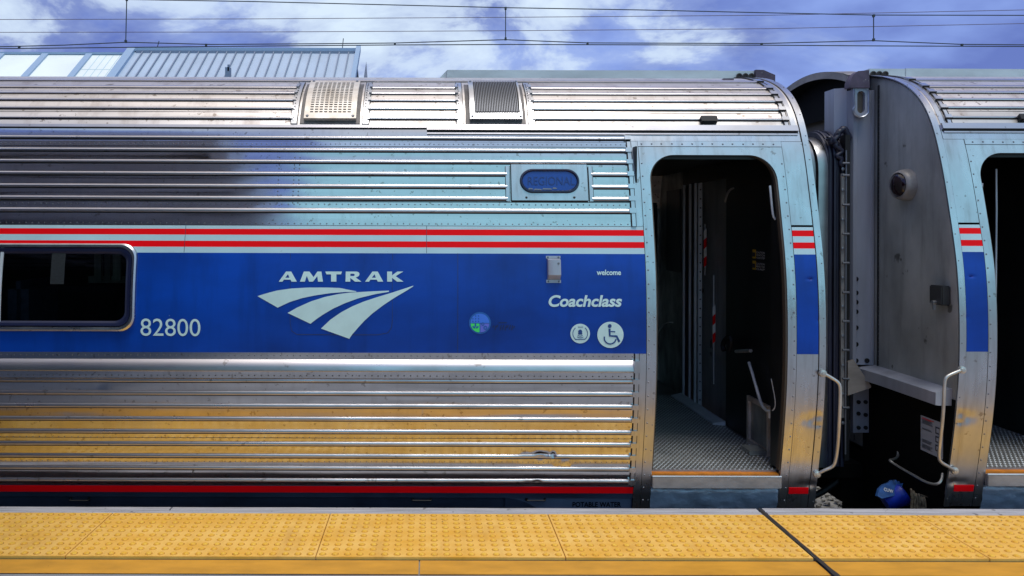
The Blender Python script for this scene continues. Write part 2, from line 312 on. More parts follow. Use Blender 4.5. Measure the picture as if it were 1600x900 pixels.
for X_, Y_, rx_, ry_, dp_ in ((838, 713, .075, .018, .011), (862, 712, .03, .014, .007), (835, 752, .05, .012, .009), (700, 700, .3, .05, .002), (880, 722, .05, .03, .004),
                              (1263, 656, .032, .03, .007), (1277, 650, .02, .02, .005), (1276, 664, .018, .012, .005), (1262, 757, .05, .02, .006), (1265, 436, .016, .006, .009), (1277, 500, .012, .012, .003), (150, 600, .10, .03, .003), (1259, 300, .05, .10, .0015)):
    x_, s_ = px(X_, Y_); DENTS.append((x_, s_, rx_, ry_, dp_))
def patch(mb, x0, x1, s0, s1, off=.004, base=0.0, step=.03, bev=0.0):
    """slab lying on the side of the carriage between two x and two arc positions"""
    nc = 1
    if near_dent(x0, x1, s0, s1): step = .008; nc = max(2, int((x1 - x0) / .008)) if x1 - x0 < .4 else 1
    n = max(1, int(abs(s1 - s0) / step)); ss = [s0 + (s1 - s0) * i / n for i in range(n + 1)]
    if bev:
        rows = [[P3(x0, s0, base), P3(x0 + bev * .3, s0 + bev * .3, off - bev * .3), P3(x1 - bev * .3, s0 + bev * .3, off - bev * .3), P3(x1, s0, base)]]
    mb.grid([[P3(x0, s, base)] + [P3(x0 + (x1 - x0) * i / nc, s, off) for i in range(nc + 1)] + [P3(x1, s, base)] for s in ss])
    mb.quad(P3(x0, s0, base), P3(x0, s0, off), P3(x1, s0, off), P3(x1, s0, base)); mb.quad(P3(x0, s1, base), P3(x1, s1, base), P3(x1, s1, off), P3(x0, s1, off))
def rivet(mb, x, s, off, r=.0045, h=.003):
    n = len(mb.v); k = 6
    for i in range(k): a = 6.2832 * i / k; mb.v.append(P3(x + r * math.cos(a), s + r * math.sin(a), off))
    for i in range(k): a = 6.2832 * i / k; mb.v.append(P3(x + .55 * r * math.cos(a), s + .55 * r * math.sin(a), off + h))
    for i in range(k): mb.f.append((n + i, n + (i + 1) % k, n + k + (i + 1) % k, n + k + i)); mb.m.append(mb.mi)
    mb.f.append(tuple(n + k + i for i in range(k))); mb.m.append(mb.mi)
def rivrow(mb, x0, x1, s, off, step=.038, **k):
    x = x0
    while x < x1: rivet(mb, x + random.uniform(-.002, .002), s + random.uniform(-.001, .001), off, **k); x += step
def rivcol(mb, x, s0, s1, off, step=.07, **k):
    s = s0
    while s < s1: rivet(mb, x, s, off, **k); s += step
def fluted(mb, x0, x1, s_lo, s_hi, ribs, h=.014, wobble=0.0012, base=0.0):
    """ribs: list of (s_bottom, s_top); slot 0 sheet, slot 1 rib, slot 2 shadow gap"""
    nx = max(2, int((x1 - x0) / .30)); xs = [x0 + (x1 - x0) * i / nx for i in range(nx + 1)]
    for d_ in DENTS:
        if x0 < d_[0] < x1 and s_lo < d_[1] < s_hi and d_[2] < .2: xs += [q for q in [d_[0] + d_[2] * (i - 12) / 6 for i in range(25)] if x0 < q < x1]
    xs = sorted(xs)
    def strip(seq, mi):
        mb.mi = mi
        mb.grid([[(lambda q: (x, q[0] + wobble * mnoise.noise(Vector((x * 1.7, s * 4, 1.3))) + (.0016 * math.sin(math.pi * k / max(1, len(seq) - 1)) * mnoise.noise(Vector((x * .8, s * 6, 5.3))) if mi == 0 else 0), q[1]))(pos(s, o - dent(x, s))) for x in xs] for k, (s, o) in enumerate(seq)])
        mb.mi = 0
    cur = s_lo
    for b, t in sorted(ribs):
        hh = t - b; g = .0065
        n = max(1, int((b - g - cur) / .012)); strip([(cur + (b - g - cur) * i / n, base) for i in range(n + 1)], 0)
        strip([(b - g, base), (b - g * .8, base - .006), (b, base - .005)], 2)  # shade under the rib put in as near-black colour
        seq = [(b, base - .005), (b + hh * .02, base + h * .70), (b + hh * .15, base + h * .95)] + [(b + hh * u, base + h * w) for u, w in ((.3, 1.0), (.5, .97), (.68, .86), (.82, .66), (.92, .42), (1, 0))]
        strip(seq, 1); cur = t
        mb.mi = 1
        for x in (x0, x1):   # closed ends
            mb.quad(*[P3(x, s, o) for s, o in seq])
        mb.mi = 0
    n = max(1, int((s_hi - cur) / .02)); strip([(cur + (s_hi - cur) * i / n, base) for i in range(n + 1)], 0)

# flat shapes and lettering laid on the side --------------------------------
def curve_mesh(polys=None, text=None, shear=0, bold=0):
    if text is not None:
        cu = bpy.data.curves.new('t', 'FONT'); cu.body = text; cu.size = 1; cu.shear = shear; cu.offset = bold; cu.resolution_u = 6
    else:
        cu = bpy.data.curves.new('t', 'CURVE'); cu.dimensions = '2D'; cu.fill_mode = 'BOTH'
        for p in polys:
            sp = cu.splines.new('POLY'); sp.points.add(len(p) - 1); sp.use_cyclic_u = True
            for q, (a, b) in zip(sp.points, p): q.co = (a, b, 0, 1)
    ob = bpy.data.objects.new('t', cu); COL.objects.link(ob)
    bpy.context.view_layer.update(); dg = bpy.context.evaluated_depsgraph_get()
    me = ob.evaluated_get(dg).to_mesh(); v = [tuple(x.co) for x in me.vertices]; f = [tuple(p.vertices) for p in me.polygons]
    bpy.data.objects.remove(ob); bpy.data.curves.remove(cu); return v, f
def lay(mb, vf, fn):
    v, f = vf; n = len(mb.v); mb.v += [tuple(fn(a, b)) for a, b, *_ in v]
    for q in f: mb.f.append(tuple(n + i for i in q)); mb.m.append(mb.mi)
def side_fn(off):
    def fn(a, b):
        x, s = px(a, b); return P3(x, s, off)
    return fn
def text_side(name, txt, X0, X1, Yt, Yb, m_, parent, off=.005, shear=0, bold=0, tilt=0.0):
    v, f = curve_mesh(text=txt, shear=shear, bold=bold); a = np.array(v)
    x0, x1, y0, y1 = a[:, 0].min(), a[:, 0].max(), a[:, 1].min(), a[:, 1].max()
    v = [(X0 + (q[0] - x0) / (x1 - x0) * (X1 - X0), Yb - (q[1] - y0) / (y1 - y0) * (Yb - Yt) + tilt * (q[0] - x0) / (x1 - x0)) for q in v]
    mb = MB(); lay(mb, (v, f), side_fn(off)); return mb.build(name, m_, parent, smooth=0)
def circ(cx, cy, r, n=32, a0=0, a1=360): return [(cx + r * math.cos(R(a0 + (a1 - a0) * i / n)), cy + r * math.sin(R(a0 + (a1 - a0) * i / n))) for i in range(n + (0 if a1 - a0 == 360 else 1))]
def stroke(p, w):
    out_ = []
    p = [Vector((a, b)) for a, b in p]
    L_, R_ = [], []
    for i, q in enumerate(p):
        t = (p[min(i + 1, len(p) - 1)] - p[max(i - 1, 0)]).normalized(); n_ = Vector((-t.y, t.x)) * w / 2
        L_.append(tuple(q + n_)); R_.append(tuple(q - n_))
    return L_ + R_[::-1]
def arcpts(cx, cy, r, a0, a1, n=16): return [(cx + r * math.cos(R(a0 + (a1 - a0) * i / n)), cy + r * math.sin(R(a0 + (a1 - a0) * i / n))) for i in range(n + 1)]

# ---------------------------------------------------------------- ground, track, platform
g = MB(); g.quad((-600, -600, -1.45), (600, -600, -1.45), (600, 900, -1.45), (-600, 900, -1.45))
g.build('ground', 'ground', smooth=0, kind='structure')
b = MB(); b.quad((-40, 4.9, -1.40), (40, 4.9, -1.40), (40, 12.6, -1.40), (-40, 12.6, -1.40)); b.build('track_bed', 'ballast', smooth=0, kind='structure')
b = MB(); rnd = random.Random(3)
for i in range(2600):
    x = rnd.uniform(2.3, 5.6); y = rnd.uniform(7.0, 10.8); r = rnd.uniform(.018, .042)
    bm = bmesh.new(); bmesh.ops.create_icosphere(bm, subdivisions=1, radius=r)
    sc = (rnd.uniform(.7, 1.3), rnd.uniform(.7, 1.2), rnd.uniform(.5, .8))
    for v in bm.verts: v.co = Vector((x + v.co.x * sc[0] * rnd.uniform(.8, 1.2), y + v.co.y * sc[1] * rnd.uniform(.8, 1.2), -1.39 + rnd.uniform(0, .03) + v.co.z * sc[2]))
    b.addbm(bm)
b.build('ballast_stones', 'ballast', smooth=0, label='loose pale ballast stones seen low through the gap between the carriages', cat='ballast', kind='stuff')
for k, (yy, lb) in enumerate(((5.70, 'steel running rail under the train nearest the platform'), (7.14, 'steel running rail under the train farthest from the platform'))):
    b = MB(); b.box(-40, 40, yy - .07, yy + .07, -1.395, -1.38); b.box(-40, 40, yy - .012, yy + .012, -1.38, -1.27); b.box(-40, 40, yy - .036, yy + .036, -1.27, -1.235)
    b.build('rail', 'rail', label=lb, cat='rail', group='running rails of the track under the train')
JX0, JX1 = 1.882, 1.905       # expansion joint
b = MB()
def slab(x0, x1, y0, y1, z0, z1): b.box(x0, x1, y0, y1, z0, z1)
slab(-40, JX0, -7.5, 4.60, -1.44, -.012); slab(JX1, 40, -7.5, 4.60, -1.44, -.012)
slab(JX0, JX1, -7.5, 4.6, -1.44, -.05)
b.build('platform', 'concrete', smooth=0, kind='structure')
b = MB(); b.quad((-40, 4.006, -.010), (40, 4.006, -.010), (40, 4.03, -.010), (-40, 4.03, -.010)); b.build('line_gap', 'grime_shade', smooth=0, kind='structure')
# jagged filler in the joint
b = MB(); rows = []; rn = random.Random(5)
for i in range(90):
    y = 4.72 - i * .02; w = .011 + .006 * mnoise.noise(Vector((y * 9, 0, 0))); c = (JX0 + JX1) / 2 + .006 * mnoise.noise(Vector((y * 5, 3, 0)))
    rows.append([(c - w, y, .0062), (c - w * .3, y, .0075 + rn.uniform(0, .004)), (c + w * .4, y, .0065 + rn.uniform(0, .003)), (c + w, y, .0062)])
b.grid(rows); b.build('joint_filler', 'grime_shade', smooth=20, label='jagged dark expansion joint crossing the yellow platform edge on the right', cat='joint')
# tactile panels with domes
seams = [-5.423, -4.204, -2.985, -1.766, -.5465, .6715, 1.881, None, 1.906, 2.738, 3.957, 5.176]
tl = {(-2.985): 'tactile yellow panel with truncated domes at the left edge of the platform view',
      (-1.766): 'tactile yellow panel below the carriage number, left of the swoosh emblem',
      (-.5465): 'tactile yellow panel in the middle, below the circular green and blue sticker',
      (.6715): 'tactile yellow panel in front of the open door, left of the dark joint',
      (1.906): 'narrow cut tactile yellow panel right of the dark joint, before the carriage gap',
      (2.738): 'tactile yellow panel in front of the second carriage at the right',
      (-4.204): 'tactile yellow panel beyond the left border', (-5.423): 'tactile yellow panel farthest to the left', (3.957): 'tactile yellow panel farthest to the right'}
for a, c in zip(seams, seams[1:]):
    if a is None or c is None: continue
    b = MB(); g_ = .0022
    b.box(a + g_, c - g_, 4.022, 4.628, -.012, .004, bev=.0015); b.mi = 1
    nxx = int(round((c - a) / .061))
    for i in range(nxx):
        for j in range(10):
            x = a + (i + .5) * (c - a) / nxx; y = 4.022 + (j + .5) * .0606; x += .0
            k = 8; n = len(b.v)
            for q in range(k): t = 6.2832 * q / k; b.v.append((x + .019 * math.cos(t), y + .019 * math.sin(t), .0044))
            b.f.append(tuple(n + q for q in range(k))); b.m.append(2); n = len(b.v)
            for rr, zz in ((.0145, .0045), (.0115, .0100), (.006, .0112)):
                for q in range(k): t = 6.2832 * q / k; b.v.append((x + rr * math.cos(t), y + rr * math.sin(t), zz))
            for L_ in range(2):
                for q in range(k): b.f.append((n + L_ * k + q, n + L_ * k + (q + 1) % k, n + (L_ + 1) * k + (q + 1) % k, n + (L_ + 1) * k + q)); b.m.append(1)
            b.f.append(tuple(n + 2 * k + q for q in range(k))); b.m.append(1)
    b.build('tactile_panel', ['tile', 'dome', 'dirtshade'], label=tl.get(a, 'tactile yellow panel'), cat='tactile panel', group='tactile panels along the platform edge')
b = MB()
for x0, x1 in ((-40, xat(657, 4.0) - .003), (xat(657, 4.0) + .003, JX0), (JX1, 40)): b.quad((x0, 3.846, -.007), (x1, 3.846, -.007), (x1, 4.006, -.007), (x0, 4.006, -.007))
b.build('yellow_line', 'stripe', smooth=0, kind='structure')
# weathered edge boards: two courses
def board(x0, x1, y0, y1, zt, lab, seed):
    b = MB(); n = int((x1 - x0) / .12) + 1; rows = []
    for i in range(n + 1):
        x = x0 + (x1 - x0) * i / n; q = .003 * mnoise.noise(Vector((x * 2.1, seed, 0))); w = .0012 * mnoise.noise(Vector((x * 6, seed, 4)))
        rows.append([(x, y0, -.14), (x, y0 + .002, zt - .004 + w), (x, y0 + .006, zt + w), (x, y1 - .008 + q, zt + w), (x, y1 + q, zt - .006), (x, y1 + q, -.14)])
    b.grid(rows, True); b.quad(*rows[0]); b.quad(*rows[-1][::-1])
    b.build('edge_board', 'board', smooth=30, label=lab, cat='edge board', group='weathered grey boards along the platform edge')
g1 = xat(268, 4.7)
board(-9, g1 - .004, 4.682, 4.735, .003, 'weathered grey edge board next to the train, left of its short split', 1)
board(g1 + .004, JX0 - .004, 4.682, 4.735, .003, 'weathered grey edge board next to the train, in front of the lettering', 2)
board(JX1 + .006, 9, 4.676, 4.735, .006, 'weathered grey edge board next to the train, right of the dark joint', 3)
board(-9, JX0 - .004, 4.632, 4.679, .003, 'weathered grey edge board touching the yellow panels, left of the dark joint', 5)
board(JX1 + .006, 9, 4.632, 4.673, .006, 'weathered grey edge board touching the yellow panels, right of the dark joint', 6)

# ---------------------------------------------------------------- carriages
YS = lambda Y, X=800: px(X, Y)[1]
car = empty('railway_carriage', (0, 6.42, -1.235), 'fluted steel carriage with blue band, white emblem and number, open door at right', 'train carriage', 'stainless carriages of the train')
XL = -7.0                     # how far the carriage is built to the left
XE = 2.317                    # its end
DX0, DX1 = 1.330, 2.097       # door opening
FX0, FX1, FX2 = 1.274, 2.147, 2.275
RX = 1.205                    # flutes end
ribY_up = [(213.8, 218.8), (232.5, 238), (250.6, 256), (269.2, 275), (288.6, 294.5), (307.3, 313.6), (326, 332.8)]
ribY_lo = [(592.0, 598), (611.5, 618), (631.5, 638), (651.8, 658), (671.5, 677.8), (690.8, 697), (709.8, 716), (729, 735), (748, 754.2)]
ribY_rf = [(126.5, 129), (136.0, 139.5), (145, 148.5), (156, 159.6), (168.8, 172.6), (184, 187.8)]
rs = lambda L_: [(YS(b_), YS(t_)) for t_, b_ in L_]
s_belt_top, s_belt_bot = YS(353.6), YS(551.8)
s_bot = YS(777.5)
s_rail = YS(197.5)
# lower fluted side
m = MB(); cove = (YS(579.5), YS(562.5))
fluted(m, XL, RX, YS(759.5), s_belt_bot, rs(ribY_lo), h=.012)
# the broad cove moulding under the belt
n = 8; m.mi = 1
m.grid([[P3(x, cove[0] + (cove[1] - cove[0]) * t, o) for x in (XL, RX)] for t, o in ((-.12, .0), (0, .004), (.02, .030), (.08, .036), (.3, .034), (.55, .026), (.8, .014), (1, .002))]); m.mi = 0
m.mi = 3; rivrow(m, XL + 4.2, RX, YS(556.5), .001); rivrow(m, XL + 4.2, RX, YS(588), .001); rivrow(m, -2.6, RX, YS(684.5), .0005, r=.003); rivrow(m, -2.6, RX, YS(722), .0005, r=.003, step=.031)
m.mi = 2; patch(m, XL, RX, YS(685.6), YS(685.0), .001)
lower_side = m.build('fluted_side_panel', ['steel', 'rib', 'grime_shade', 'rivet'], car, smooth=40)
# upper fluted side: three stretches round the destination sign
m = MB(); up = rs(ribY_up); s_hi = s_rail
def seg(x0, x1, ribs): fluted(m, x0, x1, s_belt_top, s_hi, ribs, h=.013)
xs0 = px(792, 285)[0]; xs1 = px(924, 285)[0]
seg(XL, xs0, up); seg(xs0, xs1, up[:3] + up[6:]); seg(xs1, RX, up)
m.mi = 3; rivrow(m, -3, RX, YS(350.3), .001); rivrow(m, -3, RX, YS(320), .001, step=.036)
for X in (435, 459, 467): rivcol(m, px(X, 280)[0], YS(318), YS(243), .001, step=.024)
m.mi = 0; patch(m, XL, RX, YS(229.8), YS(223), .005); m.mi = 3; rivrow(m, -3, RX, YS(226.4), .005, step=.03)
m.mi = 2; patch(m, XL, RX, YS(316.6), YS(315.6), .0015); patch(m, XL, RX, YS(222.9), YS(222.2), .002); patch(m, XL, RX, YS(353.9), YS(353.1), .002)
m.build('fluted_upper_panel', ['steel', 'rib', 'grime_shade', 'rivet'], car, smooth=40)
# roof
m = MB(); rr = rs(ribY_rf); v1a, v1b = px(463, 165)[0], px(573, 165)[0]; v2a, v2b = px(718, 165)[0], px(828, 165)[0]
def rseg(x0, x1, ribs): fluted(m, x0, x1, s_rail, SMAX, ribs, h=.011, wobble=.002)
rseg(XL, v1a, rr); rseg(v1a, v1b, rr[:1]); rseg(v1b, v2a, rr); rseg(v2a, v2b, rr[:1]); rseg(v2b, 2.195, rr)
m.mi = 2; patch(m, XL, v1a, YS(176.4), YS(175.8), .001); patch(m, v1b, v2a, YS(176.4), YS(175.8), .001); patch(m, v2b, 2.195, YS(176.4), YS(175.8), .001)
m.mi = 0
m.grid([[P3(x, sz_, 0) for x in (2.195, XE)] for sz_ in np.linspace(s_rail, SMAX, 60)])
far = [(12.84 - d_, z_) for d_, z_ in zip(PD[::-1], PZ[::-1])][::40]
m.grid([[(x, d_, z_) for x in (XL, XE)] for d_, z_ in far])
m.build('roof', ['roof', 'rib', 'grime_shade'], car, smooth=40)
# straps closing the flutes
def strap(fn):
    m = MB(); fn(m); m.build('flute_end_strap', ['frame', 'grime_shade'], car, smooth=40)
def f1(m):
    patch(m, RX, RX + .022, s_belt_top, YS(222), .012)
    for s0, s1 in up: patch(m, RX - .012, RX + .026, s0 - .002, s1 + .002, .019)
    m.mi = 1
    for xa in (RX + .022, RX - .003): patch(m, xa, xa + .003, s_belt_top, YS(222), .0135)
def f2(m):
    patch(m, RX, RX + .022, YS(757.5), s_belt_bot, .012)
    for s0, s1 in rs(ribY_lo) + [cove]: patch(m, RX - .012, RX + .024, s0 - .002, s1 + .002, .020 if s0 < cove[0] else .04)
    m.mi = 1
    for xa in (RX + .022, RX - .003): patch(m, xa, xa + .003, YS(757.5), s_belt_bot, .0135)
def f3(m):
    patch(m, 2.193, 2.215, s_rail, SMAX, .008)
    for s0, s1 in rr: patch(m, 2.183, 2.222, s0 - .003, s1 + .003, .017)
    m.mi = 1; patch(m, 2.2155, 2.2195, s_rail, SMAX, .0095); patch(m, 2.189, 2.193, s_rail, SMAX, .0095)
    for s0, s1 in rr: patch(m, 2.180, 2.224, s0 - .007, s0 - .003, .0175)
strap(f1); strap(f2); strap(f3)
for xa in (v1a, v1b, v2a, v2b):
    def f4(m, xa=xa):
        patch(m, xa - .018, xa + .018, s_rail + .012, YS(132), .010)
        for s0, s1 in rr[1:]: patch(m, xa - .026 * (1 if xa in (v1a, v2a) else -.3), xa + .026 * (1 if xa in (v1b, v2b) else -.3), s0 - .003, s1 + .003, .018)
        m.mi = 1
        for dx in (-.021, .0175): patch(m, xa + dx, xa + dx + .0035, s_rail + .012, YS(132), .0115)
        rivcol(m, xa - .006, s_rail + .03, YS(134), .010, step=.03)
    strap(f4)
# door surround and end band
sd0, sd1 = YS(793), sz(2.052)        # door hole runs from the bottom to here
m = MB(); RAD = .155
inner, outer = [], []
s_out = s_rail + .0
zb_ = pos(sd0)[1]
for i in range(50): z = zb_ + (2.052 - RAD - zb_) * i / 49; inner.append((DX0, z)); outer.append((FX0, z))
zt_ = 2.102
for i in range(1, 12):
    a = R(180 - 90 * i / 12); inner.append((DX0 + RAD + RAD * math.cos(a), 2.052 - RAD + RAD * math.sin(a)))
    t = i / 12; outer.append((FX0, 2.052 - RAD + (zt_ - 2.052 + RAD) * min(1, t * 2)) if t <= .5 else (FX0 + (DX0 + RAD - FX0) * (t - .5) * 2, zt_))
for i in range(12): t = i / 11; x = DX0 + RAD + (DX1 - DX0 - 2 * RAD) * t; inner.append((x, 2.052)); outer.append((x, zt_))
for i in range(1, 12):
    a = R(90 - 90 * i / 12); inner.append((DX1 - RAD + RAD * math.cos(a), 2.052 - RAD + RAD * math.sin(a)))
    t = i / 12; outer.append((DX1 - RAD + (FX1 - DX1 + RAD) * min(1, t * 2), zt_) if t <= .5 else (FX1, zt_ - (zt_ - 2.052 + RAD) * (t - .5) * 2))
for i in range(50): z = 2.052 - RAD - (2.052 - RAD - zb_) * i / 49; inner.append((DX1, z)); outer.append((FX1, z))
m.grid([[P3(x, sz(z), .004) for x, z in outer], [P3(x, sz(z), .004) for x, z in inner], [(lambda q: (q[0], q[1] + .02, q[2]))(P3(x, sz(z), .0)) for x, z in inner]])
s_ft = sz(zt_)
patch(m, FX0 - .002, FX1, s_ft + .003, sz(2.137), .006)                       # header strip
m.mi = 1
rivrow(m, FX0 + .02, FX1 - .01, sz(2.12), .0065, step=.062, r=.006)
rivcol(m, FX1 - .012, sz(-.02), sz(2.07), .0045, step=.082, r=.0055); rivcol(m, FX0 + .013, sz(-.02), sz(2.07), .0045, step=.082, r=.0055); rivcol(m, FX0 + .044, sz(-.02), sz(1.85), .0045, step=.16, r=.004)
m.build('door_surround', ['frame', 'rivet'], car, smooth=40)
m = MB()
patch(m, FX1 + .003, FX2, sd0, s_belt_bot - .001, .003); patch(m, FX1 + .003, FX2, s_belt_top + .012, sz(2.137), .003)
patch(m, FX0 - .046, XE - .045, sz(2.1395), s_rail - .0, .003)
patch(m, FX0 - .046, FX0 - .003, s_belt_top + .001, sz(2.1375), .003); patch(m, FX0 - .046, FX0 - .003, sd0, s_belt_bot - .001, .003)
m.mi = 1
patch(m, FX1, FX1 + .003, sd0, sz(2.137), .002); patch(m, FX2, FX2 + .004, sd0, SMAX, .002); patch(m, FX0 - .003, FX0, sd0, sz(2.137), .001); patch(m, FX0 - .046, XE - .045, sz(2.1372), sz(2.1393), .002)
patch(m, FX0 - .048, FX0 - .046, sd0, s_rail, .001)
m.build('corner_panel', ['frame', 'grime_shade'], car, smooth=40)
m = MB(); patch(m, FX2 + .004, XE, sd0, SMAX, .008)
patch(m, 2.232, 2.262, s_rail + .01, SMAX, .003); m.mi = 1; rivcol(m, XE - .012, sd0 + .05, SMAX, .0085, step=.16, r=.004)
patch(m, 2.228, 2.231, s_rail, SMAX, .004)
m.build('end_band', ['frame', 'rivet'], car, smooth=40)
# gutter rails
m = MB(); xd = px(667, 207)[0]
patch(m, XL, xd, YS(201.3), YS(197.3), .010); patch(m, xd, XE - .052, YS(205.5), YS(197.3), .020); patch(m, xd, XE - .058, YS(210.6), YS(208.6), .010)
m.mi = 1; patch(m, xd, XE - .052, YS(208.5), YS(205.6), .005); patch(m, XL, xd, YS(202.6), YS(201.4), .003)
m.build('rain_gutter', ['rib', 'grime_shade'], car, smooth=40)
# belt stripes and blue band
bands = [('pale_stripe', 'pale', 358.9, 353.8), ('red_stripe', 'red', 368.2, 358.9), ('pale_stripe', 'pale', 377.7, 368.2), ('red_stripe', 'red', 387.2, 377.7), ('pale_stripe', 'pale', 396.4, 387.2), ('blue_band', 'blue', 551.8, 396.4)]
wx1, ws1 = px(213.5, 450)[0], YS(380.5, 100); ws0 = YS(517.5, 100); wx0 = wx1 - 1.66
HOLES = [(wx0 + .05 - k * 2.05, wx1 - .05 - k * 2.05) for k in (0, 1)]
def cut(x0, x1, s0, s1):      # a rectangle less the window holes
    hs0, hs1 = ws0 + .05, ws1 - .05
    if s1 <= hs0 or s0 >= hs1 or x0 > 1.5: return [(x0, x1, s0, s1)]
    out_ = []; a, c = max(s0, hs0), min(s1, hs1)
    if s0 < a: out_.append((x0, x1, s0, a))
    if c < s1: out_.append((x0, x1, c, s1))
    e = [x0] + [v for h in sorted(HOLES) for v in h] + [x1]
    for i in range(0, len(e), 2): out_.append((e[i], e[i + 1], a, c))
    return out_
for nm, mt, yb, yt in bands:
    m = MB(); s0, s1 = YS(yb), YS(yt)
    for x0, x1, o in ((XL, FX0 - .003, .002), (FX1 + .003, FX2, .0045)):
        nx = max(1, int((x1 - x0) / .4)); nn = max(1, int((s1 - s0) / .03))
        if o > .003:
            patch(m, x0, x1, s0, s1, o)
        else:
            for a0, a1, b0, b1 in cut(x0, x1, s0, s1):
                nx = max(1, int((a1 - a0) / .4)); nn = max(1, int((b1 - b0) / .03))
                m.grid([[P3(a0 + (a1 - a0) * i / nx, b0 + (b1 - b0) * j / nn, o) for i in range(nx + 1)] for j in range(nn + 1)])
    m.build(nm, mt, car)
m = MB()
for x0, x1 in ((XL, FX0 - .05), (FX1 + .008, FX2 - .003)): patch(m, x0, x1, YS(769.6), YS(760.0), .006)
m.build('red_stripe', 'red', car)
m = MB(); patch(m, XL, FX0 - .05, s_bot, YS(759.5), .002)
patch(m, XL, xat(790, 4.95), YS(800), s_bot - .002, -.012); m.mi = 2; patch(m, xat(790, 4.95), FX0 - .05, YS(800), s_bot - .002, -.012)
m.mi = 0; arc_ = [(xat(790, 4.95) + .002 + (.22 * t), YS(800) + .085 * (1 - t * t)) for t in [i / 12 for i in range(13)]]
for (a_, sa_), (b_, sb_) in zip(arc_, arc_[1:]): m.quad(P3(a_, YS(800), -.010), P3(a_, sa_, -.010), P3(b_, sb_, -.010), P3(b_, YS(800), -.010))
m.mi = 1
for X in (551, 567): pass
for X0 in (645, 823, 110):      # little handles on the skirt
    a, s_ = px(X0, 780.5); m.tube([P3(a, s_, -.012), P3(a, s_, .012), P3(a + .11, s_, .012), P3(a + .11, s_, -.012)], .004, 6)
    for dx in (-.006, .102): patch(m, a + dx, a + dx + .014, s_ - .012, s_ + .010, -.006, -.012)
m.build('skirt', ['navy', 'black', 'skirtlight'], car)
# seams of the belt sheets
for X, ya, yb in ((285, 353, 396), (666, 353, 396), (715, 396, 551)):
    m = MB(); x_ = px(X, 450)[0]; patch(m, x_, x_ + .0025, YS(yb), YS(ya), .0028); m.build('belt_seam', 'navy', car)
# underframe
m = MB(); m.box(XL, 1.3, 5.12, 7.75, -.95, .02); m.box(1.3, 2.2, 5.12, 7.75, -.40, .02); m.build('underframe', 'under', car)
FLc = .15
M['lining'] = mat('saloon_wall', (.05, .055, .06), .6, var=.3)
M['reflection_strip'] = mat('reflection_grey', (.55, .57, .52), .8, var=.4, vscale=(20, 20, 4))  # grey of the window reflections built as solid strips
# window --------------------------------------------------------
def rrect(x0, x1, s0, s1, r, n=8):
    p = []
    for cx_, cs_, a0 in ((x1 - r, s1 - r, 0), (x0 + r, s1 - r, 90), (x0 + r, s0 + r, 180), (x1 - r, s0 + r, 270)):
        for i in range(n + 1): a = R(a0 + 90 * i / n); p.append((cx_ + r * math.cos(a), cs_ + r * math.sin(a)))
    return p
def dense(p, st=.08):
    q = []
    for i, a in enumerate(p):
        b_ = p[(i + 1) % len(p)]; d = math.dist(a, b_); k = max(1, int(d / st))
        for j in range(k): q.append((a[0] + (b_[0] - a[0]) * j / k, a[1] + (b_[1] - a[1]) * j / k))
    return q
def ringed(m, x0, x1, s0, s1, rad, steps):
    base = dense(rrect(x0, x1, s0, s1, rad)); cx_, cs_ = (x0 + x1) / 2, (s0 + s1) / 2; rows = []
    for inset, off in steps:
        q = []
        for a, s_ in base:     # inset by shrinking towards the outline's straight core
            hx, hs = (x1 - x0) / 2, (s1 - s0) / 2
            q.append(P3(cx_ + (a - cx_) * (hx - inset) / hx, cs_ + (s_ - cs_) * (hs - inset) / hs, off))
        rows.append(q)
    m.grid(rows, True); return rows
def window(x0, x1):
    fr = MB(); ringed(fr, x0, x1, ws0, ws1, .085, [(0, .001), (.003, .020), (.012, .028), (.024, .026), (.030, .014)]); f_ = fr.build('window_frame', 'frame', car)
    gs = MB(); ringed(gs, x0 + .030, x1 - .030, ws0 + .030, ws1 - .030, .064, [(0, .014), (.004, .024), (.018, .021), (.022, .018), (.034, .009)]); gs.build('gasket', 'gasket', f_)
    gl = MB(); q = dense(rrect(x0 + .04, x1 - .04, ws0 + .04, ws1 - .04, .055)); xs = sorted({round(a, 3) for a, _ in q})
    nn = 14
    rows = []
    for j in range(nn + 1):
        s_ = ws0 + .04 + (ws1 - ws0 - .08) * j / nn; d_ = min(s_ - ws0 - .04, ws1 - .04 - s_); cut = .055 - math.sqrt(max(0, .055 ** 2 - max(0, .055 - d_) ** 2))
        rows.append([P3(x0 + .04 + cut + (x1 - x0 - .08 - 2 * cut) * i / 6, s_, .011) for i in range(7)])
    gl.grid(rows); gl.build('pane', 'pane', f_)
    mu = MB(); c = px(4, 450)[0] if x1 == wx1 else (x0 + x1) / 2; patch(mu, c - .018, c, ws0 + .03, ws1 - .03, .017, .010); mu.build('mullion', 'innersteel', f_)
    return f_
win1 = window(wx0, wx1)
window(wx0 - 2.05, wx1 - 2.05)
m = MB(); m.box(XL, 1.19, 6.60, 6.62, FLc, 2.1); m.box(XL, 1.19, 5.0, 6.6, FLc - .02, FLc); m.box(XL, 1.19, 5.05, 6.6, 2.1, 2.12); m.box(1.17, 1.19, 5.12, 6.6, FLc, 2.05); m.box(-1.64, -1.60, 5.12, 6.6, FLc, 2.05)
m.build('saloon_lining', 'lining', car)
def seat(x, y):
    m = MB(); m.box(x, x + .13, y, y + .5, FLc + .35, FLc + 1.12, bev=.05); m.box(x - .45, x, y, y + .5, FLc + .33, FLc + .47, bev=.04); m.build('seat', 'seatcloth', car)
for x in (-2.6, -3.6, -4.6, -5.6): seat(x, 5.05)
